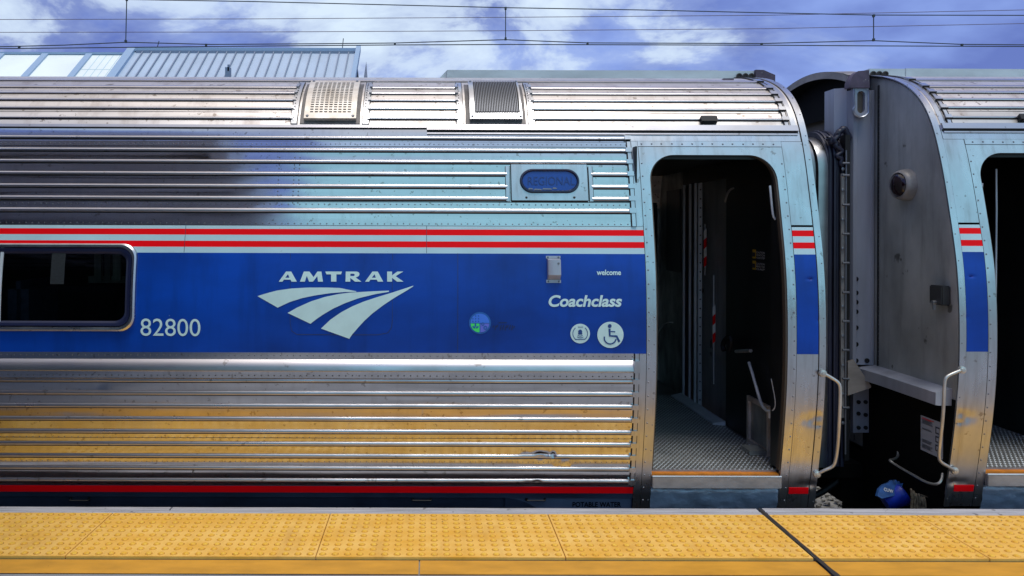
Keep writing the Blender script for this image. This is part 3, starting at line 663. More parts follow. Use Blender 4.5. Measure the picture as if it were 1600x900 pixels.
for Xa, Xb, yt_, D_ in ((147, 158, 392, 5.5), (163, 172, 392, 5.6), (176, 188, 392, 5.25)):  # grey strips behind the glass stand in for its faint reflections
    m = MB(); a0 = at(Xa, yt_ - 12, D_); a1 = at(Xb, 438, D_); m.box(a0.x, a1.x, D_, D_ + .03, a1.z, a0.z); m.build('reflection_strip', 'reflection_strip', car)
m = MB(); a0 = at(136, 432, 5.6); a1 = at(200, 438, 5.6); m.box(a0.x, a1.x - .02, 5.62, 5.66, a1.z - .02, a0.z); m.build('reflection_bar', 'reflection_strip', car)  # cross bar of the same built-in window reflection
st = MB(); xa, xb = px(81, 420)[0], px(102.5, 420)[0]; patch(st, xa, xb, YS(444, 90), YS(394, 90), .0125, .0112)
M['stickpaper'] = mat('dim_sticker', (.016, .020, .024), .6, var=.5, vscale=(60, 60, 130))
st.build('sticker', 'stickpaper', win1)
# vents on the roof slope
def grille(xa, xb, dark):
    m = MB(); s0, s1 = YS(190), YS(134)
    patch(m, xa + .035, xb - .035, s0 - .022, s1 + .010, .004)
    base = m.build('vent', 'ventrim', car)
    xg0, xg1 = xa + .062, xb - .058
    m = MB(); patch(m, xg0, xg1, s0, s1, .030)
    if not dark:
        m.mi = 1
        for i in range(9):
            for j in range(17):
                x = xg0 + .035 + i * (xg1 - xg0 - .07 - .020) / 8; s_ = s0 + .045 + j * (s1 - s0 - .075) / 17
                m.quad(P3(x, s_, .0312), P3(x + .020, s_, .0312), P3(x + .020, s_ + .0075, .0312), P3(x, s_ + .0075, .0312))
        m.mi = 2
        for x in (xg0 + .02, xg1 - .02):
            for s_ in (s0 + .018, s1 - .015): rivet(m, x, s_, .030, r=.010, h=.006)
        m.build('grille', ['vent_light', 'grime_shade', 'rivet'], base)
    else:
        m.mi = 1; patch(m, xg0 + .03, xg1 - .012, s0 + .045, s1 - .018, .031)
        m.mi = 2; n = 26
        for i in range(n):
            x = xg0 + .036 + i * (xg1 - xg0 - .054) / n; patch(m, x, x + .0035, s0 + .047, s1 - .02, .040, .031)
        m.mi = 2
        for x in (xg0 + .014, xg1 - .01):
            for s_ in (s0 + .018, s1 - .012): rivet(m, x, s_, .030, r=.010, h=.006)
        m.build('grille', ['frame', 'black', 'rivet'], base)
M['vent_light'] = mat('vent_cream_metal', (.78, .72, .66), .45, .4, var=.45, vscale=(9, 9, 9), col2=(.50, .42, .34))
grille(v1a, v1b, False); grille(v2a, v2b, True)
# raised equipment fairing along the ridge
m = MB(); y0_, y1_ = 5.93, 6.9; fa, fb = xat(676, y0_), 2.335
zf = EYE + (CY - 108.5) * y0_ / F
m.grid([[(fa, y0_ + .03, 2.64), (fa + .10, y0_ + .03, zf), (fa + .10, y1_, zf), (fa, y1_, 2.64)], [(fb - .26, y0_, 2.62), (fb - .26, y0_, zf), (fb - .26, y1_, zf), (fb - .26, y1_, 2.62)]])
m.box(fa + .1, fb, y0_ + .004, y1_ - .004, 2.60, zf - .002)
m.mi = 1
for X in (1154, 1163.5, 1173):
    x = xat(X, y0_); m.revolve((x, y0_ - .004, zf - .042), (0, -1, 0), [(.021, -.002), (.021, .006), (.014, .007), (.012, .001), (.001, .001)], 14)
m.mi = 2
x = xat(1180, y0_)
fairo = m.build('roof_fairing', ['fairing', 'grime_shade', 'purple'], car)
m = MB(); prof = [(fb + .002, 2.66), (fb + .002, zf + .002), (fb + .06, zf), (fb + .105, zf - .02), (fb + .142, zf - .035), (fb + .142, 2.66)]
m.grid([[(x, y0_ - .02, z) for x, z in prof], [(x, y0_ + .32, z) for x, z in prof]]); m.quad(*[(x, y0_ - .02, z) for x, z in prof]); m.quad(*[(x, y0_ + .32, z) for x, z in prof])
capo = m.build('fairing_end_cap', 'purple', car)
# small roof lamp
xl_, sl_ = px(1106, 190)
m = MB(); patch(m, xl_ - .05, xl_ + .05, sl_ - .018, sl_ + .018, .034, bev=0); patch(m, xl_ - .038, xl_ + .038, sl_ - .022, sl_ - .018, .028)
m.mi = 1; patch(m, xl_ - .044, xl_ + .044, sl_ + .018, sl_ + .024, .030)
m.build('roof_lamp', ['black', 'rivet'], car)
m = MB(); p = at(1137, 124.5, 5.66); m.box(p.x - .035, p.x + .035, 5.64, 5.72, p.z - .03, p.z + .006); catcho = m.build('roof_hatch_catch', 'purple', car)

def smoothpath(p, it=2):
    p = [Vector(q) for q in p]
    for _ in range(it):
        q = [p[0]]
        for a, c in zip(p, p[1:]): q += [a.lerp(c, .25), a.lerp(c, .75)]
        q.append(p[-1]); p = q
    return p

# vestibule inside ------------------------------------------------
FL = .150
m = MB(); m.box(1.24, 2.205, 4.985, 7.9, FL - .05, FL)
m.mi = 1
yy = 5.0; r_ = 0
while yy < 7.2:
    xx = 1.27 + (.014 if r_ % 2 else 0)
    while xx < 2.19:
        a = R(45 if r_ % 2 else -45); ca, sa = math.cos(a), math.sin(a); L_, w_ = .011, .0035; n = len(m.v)
        for u, w in ((-L_, 0), (0, -w_), (L_, 0), (0, w_)): m.v.append((xx + u * ca - w * sa, yy + u * sa + w * ca, FL + .0003))
        m.v.append((xx, yy, FL + .003))
        for q in range(4): m.f.append((n + q, n + (q + 1) % 4, n + 4)); m.m.append(1)
        xx += .028
    yy += .0235; r_ += 1
m.build('vestibule_floor', ['plate', 'innersteel'], car, smooth=0)
m = MB(); m.box(DX0 + .003, DX1 - .003, 4.972, 4.984, FL - .04, FL + .004); m.build('threshold_trim', 'nosing', car)
m = MB(); m.box(DX0 + .003, DX1 - .003, 4.925, 4.971, FL - .055, FL - .006); m.build('threshold_strip', 'orange', car)
m = MB(); m.box(DX0 + .001, DX1 - .001, 4.892, 4.924, .066, FL - .016, bev=.003); m.mi = 1; m.tube([(DX0 + .001, 4.896, FL - .014), (DX1 - .001, 4.896, FL - .014)], .005, 8); m.build('step_nosing', ['nosing', 'innersteel'], car)  # pale tube paints the highlight along the nosing's top edge
m = MB(); rows = []
for i in range(41):
    x = DX0 + .002 + (DX1 - DX0 - .004) * i / 40; row = []
    for j in range(13):
        t = j / 12; z = .058 - .22 * t; e = 0 if 0 < i < 40 else .0
        dd = .012 * mnoise.noise(Vector((x * 9, z * 14, 2))) + .008 * mnoise.noise(Vector((x * 22, z * 25, 7)))
        row.append((x, pos(sz(max(z, -.13)))[0] - .002 + dd + (.02 if j == 0 else 0) + (.004 if j == 1 else 0), z + (.003 * mnoise.noise(Vector((x * 30, 0, 0))) if j < 2 else 0)))
    rows.append(row)
m.grid(rows); m.build('step_riser', 'dent', car, smooth=60)
# jamb lining
m = MB(); lin = [(x, z) for x, z in inner if z > FL - .02]
def gj(off_x, y_add): return [(x + (off_x if x > 1.7 else -off_x), pos(sz(z))[0] + y_add, z) for x, z in lin]
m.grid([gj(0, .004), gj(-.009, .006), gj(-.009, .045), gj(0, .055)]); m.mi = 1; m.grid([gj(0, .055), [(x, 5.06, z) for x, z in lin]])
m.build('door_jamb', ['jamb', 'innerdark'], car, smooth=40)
m = MB()
ztop = 2.10; WX = 2.205
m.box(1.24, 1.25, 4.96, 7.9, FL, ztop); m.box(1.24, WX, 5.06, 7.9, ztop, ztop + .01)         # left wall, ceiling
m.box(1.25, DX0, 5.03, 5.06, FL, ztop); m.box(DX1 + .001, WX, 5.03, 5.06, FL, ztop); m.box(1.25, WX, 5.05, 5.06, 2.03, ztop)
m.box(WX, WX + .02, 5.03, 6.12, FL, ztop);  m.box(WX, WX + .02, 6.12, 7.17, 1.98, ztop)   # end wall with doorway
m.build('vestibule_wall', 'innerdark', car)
m = MB(); m.box(1.25, WX, 7.90, 7.93, FL, ztop); rows = []
fd = m.build('far_door', 'inner', car)
m = MB(); m.box(2.07, 2.185, 7.885, 7.899, 1.28, 1.9, bev=.006); m.build('door_pane', 'glass', fd)
m = MB(); m.tube([at(1029, 548, 7.6), at(1028, 520, 7.5), at(1036, 507, 7.5), at(1045, 503, 7.45), at(1056, 504, 7.45)], .008, 8); m.mi = 0; m.cyl(at(1056, 504, 7.45), (0, 1, 0), .02, .4, 10)
m.build('handrail', 'chrome', car)
m = MB(); m.box(WX, WX + .02, 7.17, 7.9, FL, ztop); m.build('lining_panel', 'inner', car)  # far stretch of the end wall, its light painted as paler colour
m = MB(); m.box(WX - .012, WX - .001, 7.22, 7.62, 1.22, 1.95); m.build('dark_notice_board', 'innerdark', car)  # near-black sheet on the far stretch of the end wall
# doorway posts
m = MB()
for X0, X1_, yb in ((1066.5, 1069.5, 620), (1076, 1079, 622), (1084, 1087.5, 623)):
    D_ = 7.15 - (X0 - 1066) * .02; a0 = xat(X0, D_); a1 = xat(X1_, D_); m.box(a0, a1, D_ - .02, D_, FL, 1.98)
m.build('doorway_post', 'innersteel', car)
m = MB(); m.box(xat(1090, 6.8), xat(1096, 6.8), 6.78, 6.8, FL, 2.0)
m.mi = 1
for k in range(24): m.cyl((xat(1093, 6.8), 6.78, FL + .05 + k * .075), (0, -1, 0), .006, .005, 8)
m.build('doorway_hinge', ['innersteel', 'innerdark'], car)
m = MB(); a0 = at(1070, 627, 7.16); a1 = at(1136, 672, 6.13)
z_ = FL + .012; m.v += [(WX - .10, 7.16, z_), (WX - .01, 7.16, z_ + .02), (WX - .01, 6.10, z_ + .02), (WX - .09, 6.13, z_), (WX - .01, 7.16, FL), (WX - .01, 6.10, FL), (WX - .10, 7.16, FL), (WX - .09, 6.13, FL)]
m.f += [(0, 1, 2, 3), (1, 4, 5, 2), (0, 3, 7, 6), (3, 2, 5, 7)]; m.m += [0] * 4
m.build('doorway_sill', 'innersteel', car)
m = MB(); m.box(xat(1122, 6.6), xat(1138, 6.6), 6.59, 6.62, .40, 1.95); m.build('end_door_leaf', 'innerblue', car)
m = MB(); p = at(1142, 433, 6.1); m.box(p.x - .03, p.x + .012, 6.06, 6.10, p.z - .045, p.z + .05); m.mi = 1; m.box(p.x + .0125, p.x + .03, 6.05, 6.09, p.z - .06, p.z + .055)
m.build('door_latch', ['innerdark', 'vent_light'], car)
def striped(X, y0, y1, ya, yb, D_, n):
    m = MB(); a = at(X, ya, D_); c = at(X, yb, D_); m.tube([a, c], .0045, 6); 
    for k in range(n):
        u0, u1 = k / n, (k + 1) / n; m.mi = 1 + k % 2
        q0 = at(X, y0 + (y1 - y0) * u0, D_); q1 = at(X, y0 + (y1 - y0) * u1, D_); w = .011
        m.v += [(q0.x - w, q0.y - .006, q0.z), (q0.x + w, q0.y - .006, q0.z + .022), (q1.x + w, q1.y - .006, q1.z + .022), (q1.x - w, q1.y - .006, q1.z)]
        n_ = len(m.v); m.f.append((n_ - 4, n_ - 3, n_ - 2, n_ - 1)); m.m.append(m.mi)
    m.build('striped_bar', ['innersteel', 'white', 'red'], car, smooth=0)
striped(1101.5, 361, 418, 350, 430, 6.7, 4); striped(1115.3, 480, 537, 430, 600, 6.4, 4)
def iw(X, Y, gap=.05): X_, Y_ = unroll(X, Y); D_ = (WX - gap) * F / (X_ - CX); return Vector((WX - gap, D_, EYE - (Y_ - CY) * D_ / F))
m = MB(); m.tube(smoothpath([iw(1131, 548), iw(1129, 538), iw(1134, 529), iw(1141, 526), iw(1143, 535), iw(1139, 548)], 1), .018, 8); m.build('door_handle', 'black', car)
m = MB(); m.tube([iw(1150, 549, .06), iw(1173, 548, .06)], .012, 10); m.build('door_knob', 'chrome', car)
m = MB(); m.tube(smoothpath([iw(1170, 566), iw(1176, 585), iw(1183, 610), iw(1190, 633), iw(1196, 641, .09), iw(1203, 643, .09), iw(1209, 642, .10), iw(1213.5, 636, .10), iw(1213, 622, .10), iw(1207, 592, .10)], 1), .010, 8)
m.cyl(iw(1204, 643, .09), (0, 0, -1), .013, .04, 10); m.build('grab_bar', 'innersteel', car)
m = MB(); m.tube(smoothpath([at(1203, 290, 5.0), at(1204, 300, 5.0), at(1206, 322, 5.0), at(1208, 338, 5.0), at(1212, 343, 5.0)], 1), .007, 8); m.build('upper_handhold', 'innersteel', car)
m = MB(); m.tube(smoothpath([iw(1133, 315), iw(1136, 303), iw(1141, 296), iw(1146, 294)], 1), .008, 6); m.build('hood_rod', 'chrome', car)
m = MB()
m.box(WX - .012, WX - .002, 5.30, 5.62, .17, .45); 
fr_ = m.build('wall_recess', 'vent_dark' if 'vent_dark' in M else 'inner', car)
m = MB()
for a_, b_, c_, d_ in ((5.28, 5.31, .15, .47), (5.61, 5.64, .15, .47), (5.31, 5.61, .15, .18), (5.31, 5.61, .44, .47)): m.box(WX - .03, WX - .0125, a_, b_, c_, d_)
m.build('recess_frame', 'vent_light', car)
m = MB(); m.tube([iw(1154, 689, .04), iw(1176, 703, .04)], .014, 8); m.mi = 1; m.tube([iw(1160, 693, .04), iw(1167, 697.5, .04)], .0146, 8, False); m.mi = 2; m.box(WX - .14, WX - .02, 5.30, 5.45, FL + .002, FL + .03)
m.build('floor_bracket', ['red', 'white', 'inner'], car)
# caution labels on the end wall
for Yc, tx in ((395.5, ('CAUTION', 'WATCH', 'YOUR STEP')), (413, ('CAUTION', 'MIND THE', 'GAP'))):
    m = MB(); D0_ = WX * F / (1176.5 - CX); D1_ = WX * F / (1181.5 - CX); D2_ = WX * F / (1196 - CX)
    zt_l = EYE - (Yc - 7 - CY) * D1_ / F; zb_l = EYE - (Yc + 7 - CY) * D1_ / F
    m.box(WX - .003, WX - .001, D1_, D0_, zb_l, zt_l); m.mi = 1
    for k, t_ in enumerate(tx):
        v, f = curve_mesh(text=t_, bold=.01); a = np.array(v); w_ = a[:, 0].max()
        zz = zt_l - .006 - (k + 1) * .018
        lay(m, (v, f), lambda p_, q_: (WX - .0035, D1_ - .01 - p_ / w_ * (D1_ - D2_ - .012), zz + q_ * .018))
    m.mi = 2; m.box(WX - .005, WX - .0035, D1_ + .006, D0_ - .006, zb_l + .012, zt_l - .02)
    m.build('caution_label', ['yellowlab', 'white', 'ink'], car, smooth=0)

# end sheet of the carriage (closes its end)
m = MB(); sec = [(float(d_), float(z_)) for d_, z_ in zip(PD[::30], PZ[::30]) if z_ > .0]
full = [(d_ + .006, z_ - .004) for d_, z_ in sec] + [(12.84 - d_ - .006, z_ - .004) for d_, z_ in sec[::-1]]
XW = XE - .012
n = len(sec)
m.grid([[(XW, full[i][0], full[i][1]), (XW, 12.84 - full[i][0], full[i][1])] for i in range(n)])
m.grid([[(XW, d_, z_), (XE, d_, z_)] for d_, z_ in full])
m.build('end_sheet', 'endwall', car, smooth=0)
shared = list(car.children_recursive)

# ---- second carriage: the same carriage turned round, coupled on the right
GAPX = 5.414; ZO = .018
def tree_copy(o, parent):
    c = o.copy(); COL.objects.link(c); c.parent = parent
    for ch in o.children: tree_copy(ch, c)
    return c
car2 = empty('railway_carriage', (GAPX, 6.42, -1.235 + ZO), 'steel carriage cut off by the right border, dark end sheet with round marker lamp', 'train carriage', 'stainless carriages of the train')
car2.scale = (-1, 1, 1)
for ch in car.children:
    if ch in (capo, catcho): continue
    q_ = tree_copy(ch, car2)
    if ch == fairo: q_.location.x -= .085
def own2(o):          # hang a mesh built in world coordinates on the second carriage
    o.parent = car2; o.location = (0, 0, 0); o.matrix_parent_inverse = car2_inv; return o
bpy.context.view_layer.update(); car2_inv = car2.matrix_world.inverted()
class MB2(MB):
    def build(s, name, mats, parent=None, **k):
        if parent is None:
            s.v = [(GAPX - x, y, z - ZO) for x, y, z in s.v]      # into the mirrored frame of the second carriage
            return MB.build(s, name, mats, car2x, **k)
        s.v = [(GAPX - x, y, z - ZO) for x, y, z in s.v]; return MB.build(s, name, mats, parent, **k)
class _P: pass
car2['_w'] = (0.0, 6.42, -1.235); car2x = car2

# lettering and emblem of the first carriage ------------------------------------
Z0 = (350, 390); K = 1 / 4.569
zc_ = lambda L_: [(Z0[0] + a * K, Z0[1] + b_ * K) for a, b_ in L_]
A1 = [[(392, 229), (444, 157), (481, 157), (521, 229), (482, 229), (476, 215), (428, 215), (419, 229)], [(439, 201), (468, 201), (458, 176)]]
Mm = [[(543, 229), (571, 157), (611, 157), (640, 197), (668, 157), (696, 157), (707, 229), (672, 229), (667, 190), (636, 229), (608, 229), (592, 188), (578, 229)]]
Tt = [[(724, 157), (843, 157), (836, 177), (803, 177), (803, 229), (765, 229), (765, 177), (732, 177)]]
Rr = [[(870, 157), (948, 157), (962, 162), (968, 173), (965, 186), (955, 194), (940, 199), (982, 229), (936, 229), (902, 203), (902, 229), (868, 229)], [(903, 173), (928, 173), (935, 181), (928, 189), (903, 189)]]
A2 = [[(1008, 229), (1060, 157), (1098, 157), (1137, 229), (1098, 229), (1091, 215), (1045, 215), (1036, 229)], [(1056, 201), (1084, 201), (1075, 176)]]
Kk = [[(1165, 157), (1200, 157), (1200, 184), (1238, 157), (1280, 157), (1226, 190), (1282, 229), (1235, 229), (1200, 202), (1200, 229), (1165, 229)]]
m = MB()
for L_ in (A1, Mm, Tt, Rr, A2, Kk): lay(m, curve_mesh([zc_(p) for p in L_]), side_fn(.005))
m.build('operator_lettering', 'letter', car, smooth=0)
sw = [([(240, 332), (300, 313), (380, 292), (480, 278), (600, 271), (740, 271), (833, 274), (870, 283), (945, 297)], [(384, 414), (470, 374), (560, 346), (650, 327), (760, 311), (860, 303), (945, 301)]),
      ([(455, 452), (520, 415), (620, 370), (720, 338), (820, 317), (900, 307), (1000, 301), (1100, 296), (1178, 293)], [(618, 529), (660, 496), (710, 462), (780, 421), (860, 384), (960, 347), (1080, 318), (1178, 301)]),
      ([(693, 563), (760, 500), (840, 445), (920, 403), (1000, 370), (1100, 337), (1200, 307), (1290, 278), (1351, 258)], [(895, 636), (915, 605), (950, 565), (1000, 510), (1060, 455), (1140, 395), (1220, 342), (1300, 295), (1351, 263)])]
m = MB()
for top_, bot_ in sw:
    def rsm(p, n):
        p = np.array(p, float); d = np.r_[0, np.cumsum(np.hypot(*np.diff(p, axis=0).T))]; t = np.linspace(0, d[-1], n); return list(zip(np.interp(t, d, p[:, 0]), np.interp(t, d, p[:, 1])))
    a, c = zc_(rsm(top_, 41)), zc_(rsm(bot_, 41)); fn = side_fn(.005)
    rows = []
    for k in range(6):
        t = k / 5; rows.append([fn(p[0] + (q[0] - p[0]) * t, p[1] + (q[1] - p[1]) * t) for p, q in zip(a, c)])
    m.grid(rows)
m.build('emblem', 'letter', car, smooth=0)
text_side('carriage_number', '82800', 220, 313.5, 497.5, 524.5, 'letter', car, tilt=.8, bold=.0)
text_side('class_lettering', 'Coachclass', 857, 971.5, 461, 479.5, 'letter', car, shear=.2, bold=.03)
text_side('welcome_lettering', 'welcome', 932, 970, 421.5, 430, 'letter', car, bold=.025)
text_side('stencil', 'POTABLE WATER', 895, 971, 785.5, 793.5, 'dark', car, off=-.009, bold=.02)
# access panel outline pressed through the blue sheet
m = MB(); fn = side_fn(.0035)
ol = [(454, 396), (453.5, 450), (453.5, 505), (456, 517), (464, 522.5), (530, 523), (590, 523), (606, 520), (612, 512), (613, 500), (613, 450), (613.5, 397)]
lay(m, curve_mesh([stroke(ol[:4] , .6)]), fn); lay(m, curve_mesh([stroke(ol[3:10], .9)]), fn); lay(m, curve_mesh([stroke(ol[9:], .6)]), fn)
m.build('access_panel_seam', 'navy', car, smooth=0)
# stickers
def disc(name, cx_, cy_, r, m_, off=.005): m = MB(); lay(m, curve_mesh([circ(cx_, cy_, r, 40)]), side_fn(off)); return m.build(name, m_, car, smooth=0)
d1 = disc('wheelchair_sticker', 953.5, 523, 20.5, 'letter')
m = MB(); fn = side_fn(.0068)
lay(m, curve_mesh([circ(952.3, 509.3, 3.0, 16)]), fn)
lay(m, curve_mesh([stroke([(952, 513.5), (952.4, 524.5), (963, 525.2), (967.5, 534)], 3.3)]), fn)
lay(m, curve_mesh([stroke([(953.8, 517.8), (961, 518.2)], 1.7)]), side_fn(.0070))
lay(m, curve_mesh([stroke(arcpts(953, 528, 9.2, 215 - 20, -10 + 20, 20)[::1], 2.0)]), side_fn(.0072))
m.build('wheelchair_symbol', 'symbol', d1, smooth=0)
d2 = disc('wifi_sticker', 906.3, 521, 15.3, 'letter')
m = MB()
for p in (stroke(arcpts(906.3, 521, 11.5, 130, 230, 12), 1.0), stroke(arcpts(906.3, 521, 11.5, -50, 50, 12), 1.0), circ(906.3, 518, 3.2, 14), [(902.8, 520), (909.8, 520), (909, 522.6), (903.6, 522.6)],
          stroke(arcpts(906.3, 519, 6, 50, 130, 8), .9), stroke(arcpts(906.3, 519, 8.6, 55, 125, 8), .9), [(898, 529.6), (914, 529.2), (914, 530.4), (898, 530.8)]): lay(m, curve_mesh([p]), side_fn(.0068))
v, f = curve_mesh(text='Wi-Fi', bold=.02); a = np.array(v); lay(m, ([(902.5 + q[0] / a[:, 0].max() * 8, 512 - q[1] * 2.8) for q in v], f), side_fn(.0072))
m.build('wifi_symbol', 'symbol', d2, smooth=0)
M['stkblue'] = mat('sticker_blue', (.05, .19, .80), .5); M['stkgreen'] = mat('sticker_green', (.06, .75, .16), .5); M['stkviolet'] = mat('sticker_violet', (.13, .16, .68), .5); M['stkring'] = mat('sticker_ring', (.01, .11, .42), .5)
d3 = disc('round_sticker', 749.8, 504.5, 17.2, 'stkring'); cx_, cy_ = 749.8, 504.5
m = MB(); r_ = 14.6
lay(m, curve_mesh([circ(cx_, cy_, r_, 24, 180, 360)]), side_fn(.0062)); m.mi = 1
g_ = [(cx_ - .7, cy_ + .9), (cx_ - .7, cy_ + r_)] + circ(cx_ - .7, cy_ + .9, r_ - .9, 12, 90, 180)[1:]; lay(m, curve_mesh([g_]), side_fn(.0064)); m.mi = 2
g_ = [(cx_ + .7, cy_ + .9)] + circ(cx_ + .7, cy_ + .9, r_ - .9, 12, 0, 90); lay(m, curve_mesh([g_]), side_fn(.0064)); m.mi = 3
for i, j in ((0, 2), (1, 2), (2, 2), (0, 1), (1, 1), (2, 1), (1, 0), (2, 0)): lay(m, curve_mesh([circ(cx_ - 11 + i * 4.4, cy_ - 11 + j * 4.3, 1.1, 8)]), side_fn(.0072))
for dx, dy, r1 in ((4.5, 1.6, 2.6), (8.5, 7.5, 3.2)): lay(m, curve_mesh([circ(cx_ + dx, cy_ + dy, r1, 12), circ(cx_ + dx, cy_ + dy, r1 * .45, 10)]), side_fn(.0074))
for dx, dy, an in ((-9.5, 6.5, 35), (-4.2, 6.5, -35), (-7, 3.3, 90)):
    e = [(cx_ + dx + 2.6 * math.cos(t * .524) * math.cos(R(an)) - 1.4 * math.sin(t * .524) * math.sin(R(an)), cy_ + dy + 2.6 * math.cos(t * .524) * math.sin(R(an)) + 1.4 * math.sin(t * .524) * math.cos(R(an))) for t in range(12)]
    lay(m, curve_mesh([e]), side_fn(.0074))
m.build('round_sticker_print', ['stkblue', 'stkgreen', 'stkviolet', 'stkring'], d3, smooth=0)
m = MB()
for X, Y, h in ((770.5, 510, 3), (774, 512, 7), (777, 509, 4), (782, 512, 8), (786, 511.5, 8), (790, 512, 8), (793, 509.5, 4), (796.5, 511, 7), (800, 512, 8), (803, 511, 3)): lay(m, curve_mesh([stroke([(X + 1.2, Y - h / 2), (X - .8, Y + h / 2)], 1.4)]), side_fn(.0046))
lay(m, curve_mesh([[(779, 503.6), (792, 503.4), (792, 504.6), (779, 504.8)]]), side_fn(.0046))
m.build('faded_sticker_print', 'ghost', car, smooth=0)
# lock box on the belt
xb0, sb0 = px(853.5, 442); xb1, sb1 = px(875.5, 401)
m = MB(); n = 10; rows = []
for i in range(n + 1):
    t = i / n; o = .003 + .040 * (min(1, t / .16) if t < .16 else min(1, (1 - t) / .10))
    s_ = sb0 + .018 + (sb1 - sb0 - .03) * t; rows.append([P3(xb0 + .006, s_, .003), P3(xb0 + .008, s_, o - .003), P3(xb0 + .012, s_, o), P3(xb1 - .008, s_, o), P3(xb1 - .004, s_, o - .003), P3(xb1 - .002, s_, .003)])
m.grid(rows); patch(m, xb0, xb1, sb0, sb0 + .018, .006); patch(m, xb0, xb1, sb1 - .012, sb1 + .004, .006)
m.mi = 1
for x in (xb0 + .012, xb1 - .012):
    for s_ in (sb0 + .008, sb1 - .004): rivet(m, x, s_, .006, r=.006, h=.005)
rivet(m, xb1 - .018, sb0 + .11, .043, r=.007, h=.005)
m.build('lock_box', ['column', 'rivet'], car, smooth=40)
# destination sign
x0, s1 = px(798, 258.5); x1, s0 = px(918.5, 314.5)
m = MB(); patch(m, x0, x1, s0, s1, .018)
m.mi = 1; patch(m, x0 - .004, x0, s0, s1, .012); patch(m, x1, x1 + .004, s0, s1, .012); patch(m, x0, x1, s0 - .006, s0, .010); patch(m, x0, x1, s1, s1 + .005, .012)
m.mi = 0
for xx in (x0 - .034, x1 + .010): patch(m, xx, xx + .024, s0 - .002, s1 - .008, .010)
m.mi = 1
for xx in (x0 - .035, x0 - .011, x1 + .009, x1 + .033): patch(m, xx, xx + .002, s0 - .002, s1 - .008, .012)
for X in (822, 896.5): rivet(m, px(X, 310)[0], px(X, 310)[1], .018, r=.008, h=.004)
for q in range(40): rivet(m, x0 + .01 + q * (x1 - x0 - .02) / 39, s1 + .0025, .012, r=.003, h=.003)
sgn = m.build('destination_sign', ['frame', 'grime_shade'], car, smooth=40)
gx0, gs1 = px(811, 265.5); gx1, gs0 = px(905.5, 303.5); rad = (gs1 - gs0) / 2 - .0005
m = MB(); ringed(m, gx0, gx1, gs0, gs1, rad, [(0, .018), (.004, .030), (.012, .031), (.016, .024), (.018, .019)]); m.build('sign_bezel', 'gasket', sgn)
m = MB(); q = rrect(gx0 + .015, gx1 - .015, gs0 + .015, gs1 - .015, rad - .015, 10); c_ = ((gx0 + gx1) / 2, (gs0 + gs1) / 2)
for i in range(len(q)): a, c = q[i], q[(i + 1) % len(q)]; m.quad(P3(*a, .0205), P3(*c, .0205), P3(*c_, .0205))
m.build('sign_pane', 'signglass', sgn)
o = text_side('sign_lettering', 'REGIONAL', 824, 897, 278, 291, 'signfade', sgn, off=.0225)
# faint wear along the pane's foot
m = MB()
for X0, X1_, y in ((824, 833, 296.5), (833, 846, 297.5), (846, 862, 296.8), (862, 870, 295.6)): lay(m, curve_mesh([[(X0, y + .9), (X0 + 2, y - 1), (X1_ - 2, y - .6), (X1_, y + 1.2)]]), side_fn(.0225))
m.build('flaked_print', 'rivet', sgn, smooth=0)

# grab irons --------------------------------------------------------
def iron(pts_, eyes, B, **k):
    m = B(); m.tube(pts_, .0095, 10)
    for e, nx_ in eyes:
        m.revolve(e + Vector((0, .012, 0)), (0, -1, 0), [(.001, 0), (.021, 0), (.022, .006), (.020, .020), (.012, .022), (.0115, .026), (.001, .027)], 16)
    return m
p1 = [at(1286, 583, 4.80), at(1299, 590, 4.79), at(1311, 598, 4.79), at(1313.5, 608, 4.79), at(1311.5, 660, 4.80), at(1309, 700, 4.83), at(1305, 724, 4.86), at(1300, 730, 4.87), at(1288, 735, 4.88), at(1277, 741, 4.90)]
m = iron(smoothpath(p1), [(at(1286, 583.5, 4.80), 1), (at(1276.5, 741, 4.90), 1)], MB); m.build('grab_iron', 'chrome', car, smooth=50)
p2 = [at(1503, 578, 4.79), at(1490, 583, 4.78), at(1478, 589, 4.78), at(1475.5, 598, 4.78), at(1474, 645, 4.79), at(1469, 690, 4.82), at(1466.5, 716, 4.84), at(1471, 723, 4.85), at(1480, 728, 4.86), at(1491, 735, 4.88)]
m = iron(smoothpath(p2), [(at(1503.5, 578, 4.79), 1), (at(1492, 735.5, 4.885), 1)], MB2); m.build('grab_iron', 'chrome', smooth=50)

# end of the second carriage ------------------------------------------
EX = 3.097; EW = EX + .012
def endp(X, Y, x=EW): D_ = x * F / (X - CX); return Vector((x, D_, EYE - (unroll(X, Y)[1] - CY) * D_ / F))
# marker lamp
c = endp(1419, 289); m = MB2()
m.revolve(c, (-1, -.15, 0), [(.105, -.005), (.104, .012), (.098, .050), (.090, .072), (.080, .078), (.074, .070)], 28); lamp = m.build('marker_lamp', 'lamphouse', smooth=50)
m = MB2(); m.revolve(c, (-1, -.15, 0), [(.075, .068), (.072, .078), (.06, .090), (.035, .100), (.002, .104)], 24); m.build('lamp_lens', 'lens', lamp, smooth=60)
# small junction box with lock
c = endp(1476, 461); m = MB2(); m.box(EW - .055, EW, c.y - .062, c.y + .062, c.z - .058, c.z + .058, bev=.006); m.mi = 1; m.cyl((EW - .055, c.y, c.z - .045), (-1, 0, 0), .014, .02, 10); m.box(EW - .07, EW - .055, c.y - .006, c.y + .006, c.z - .09, c.z - .05)
m.build('junction_box', ['jbox', 'frame'])
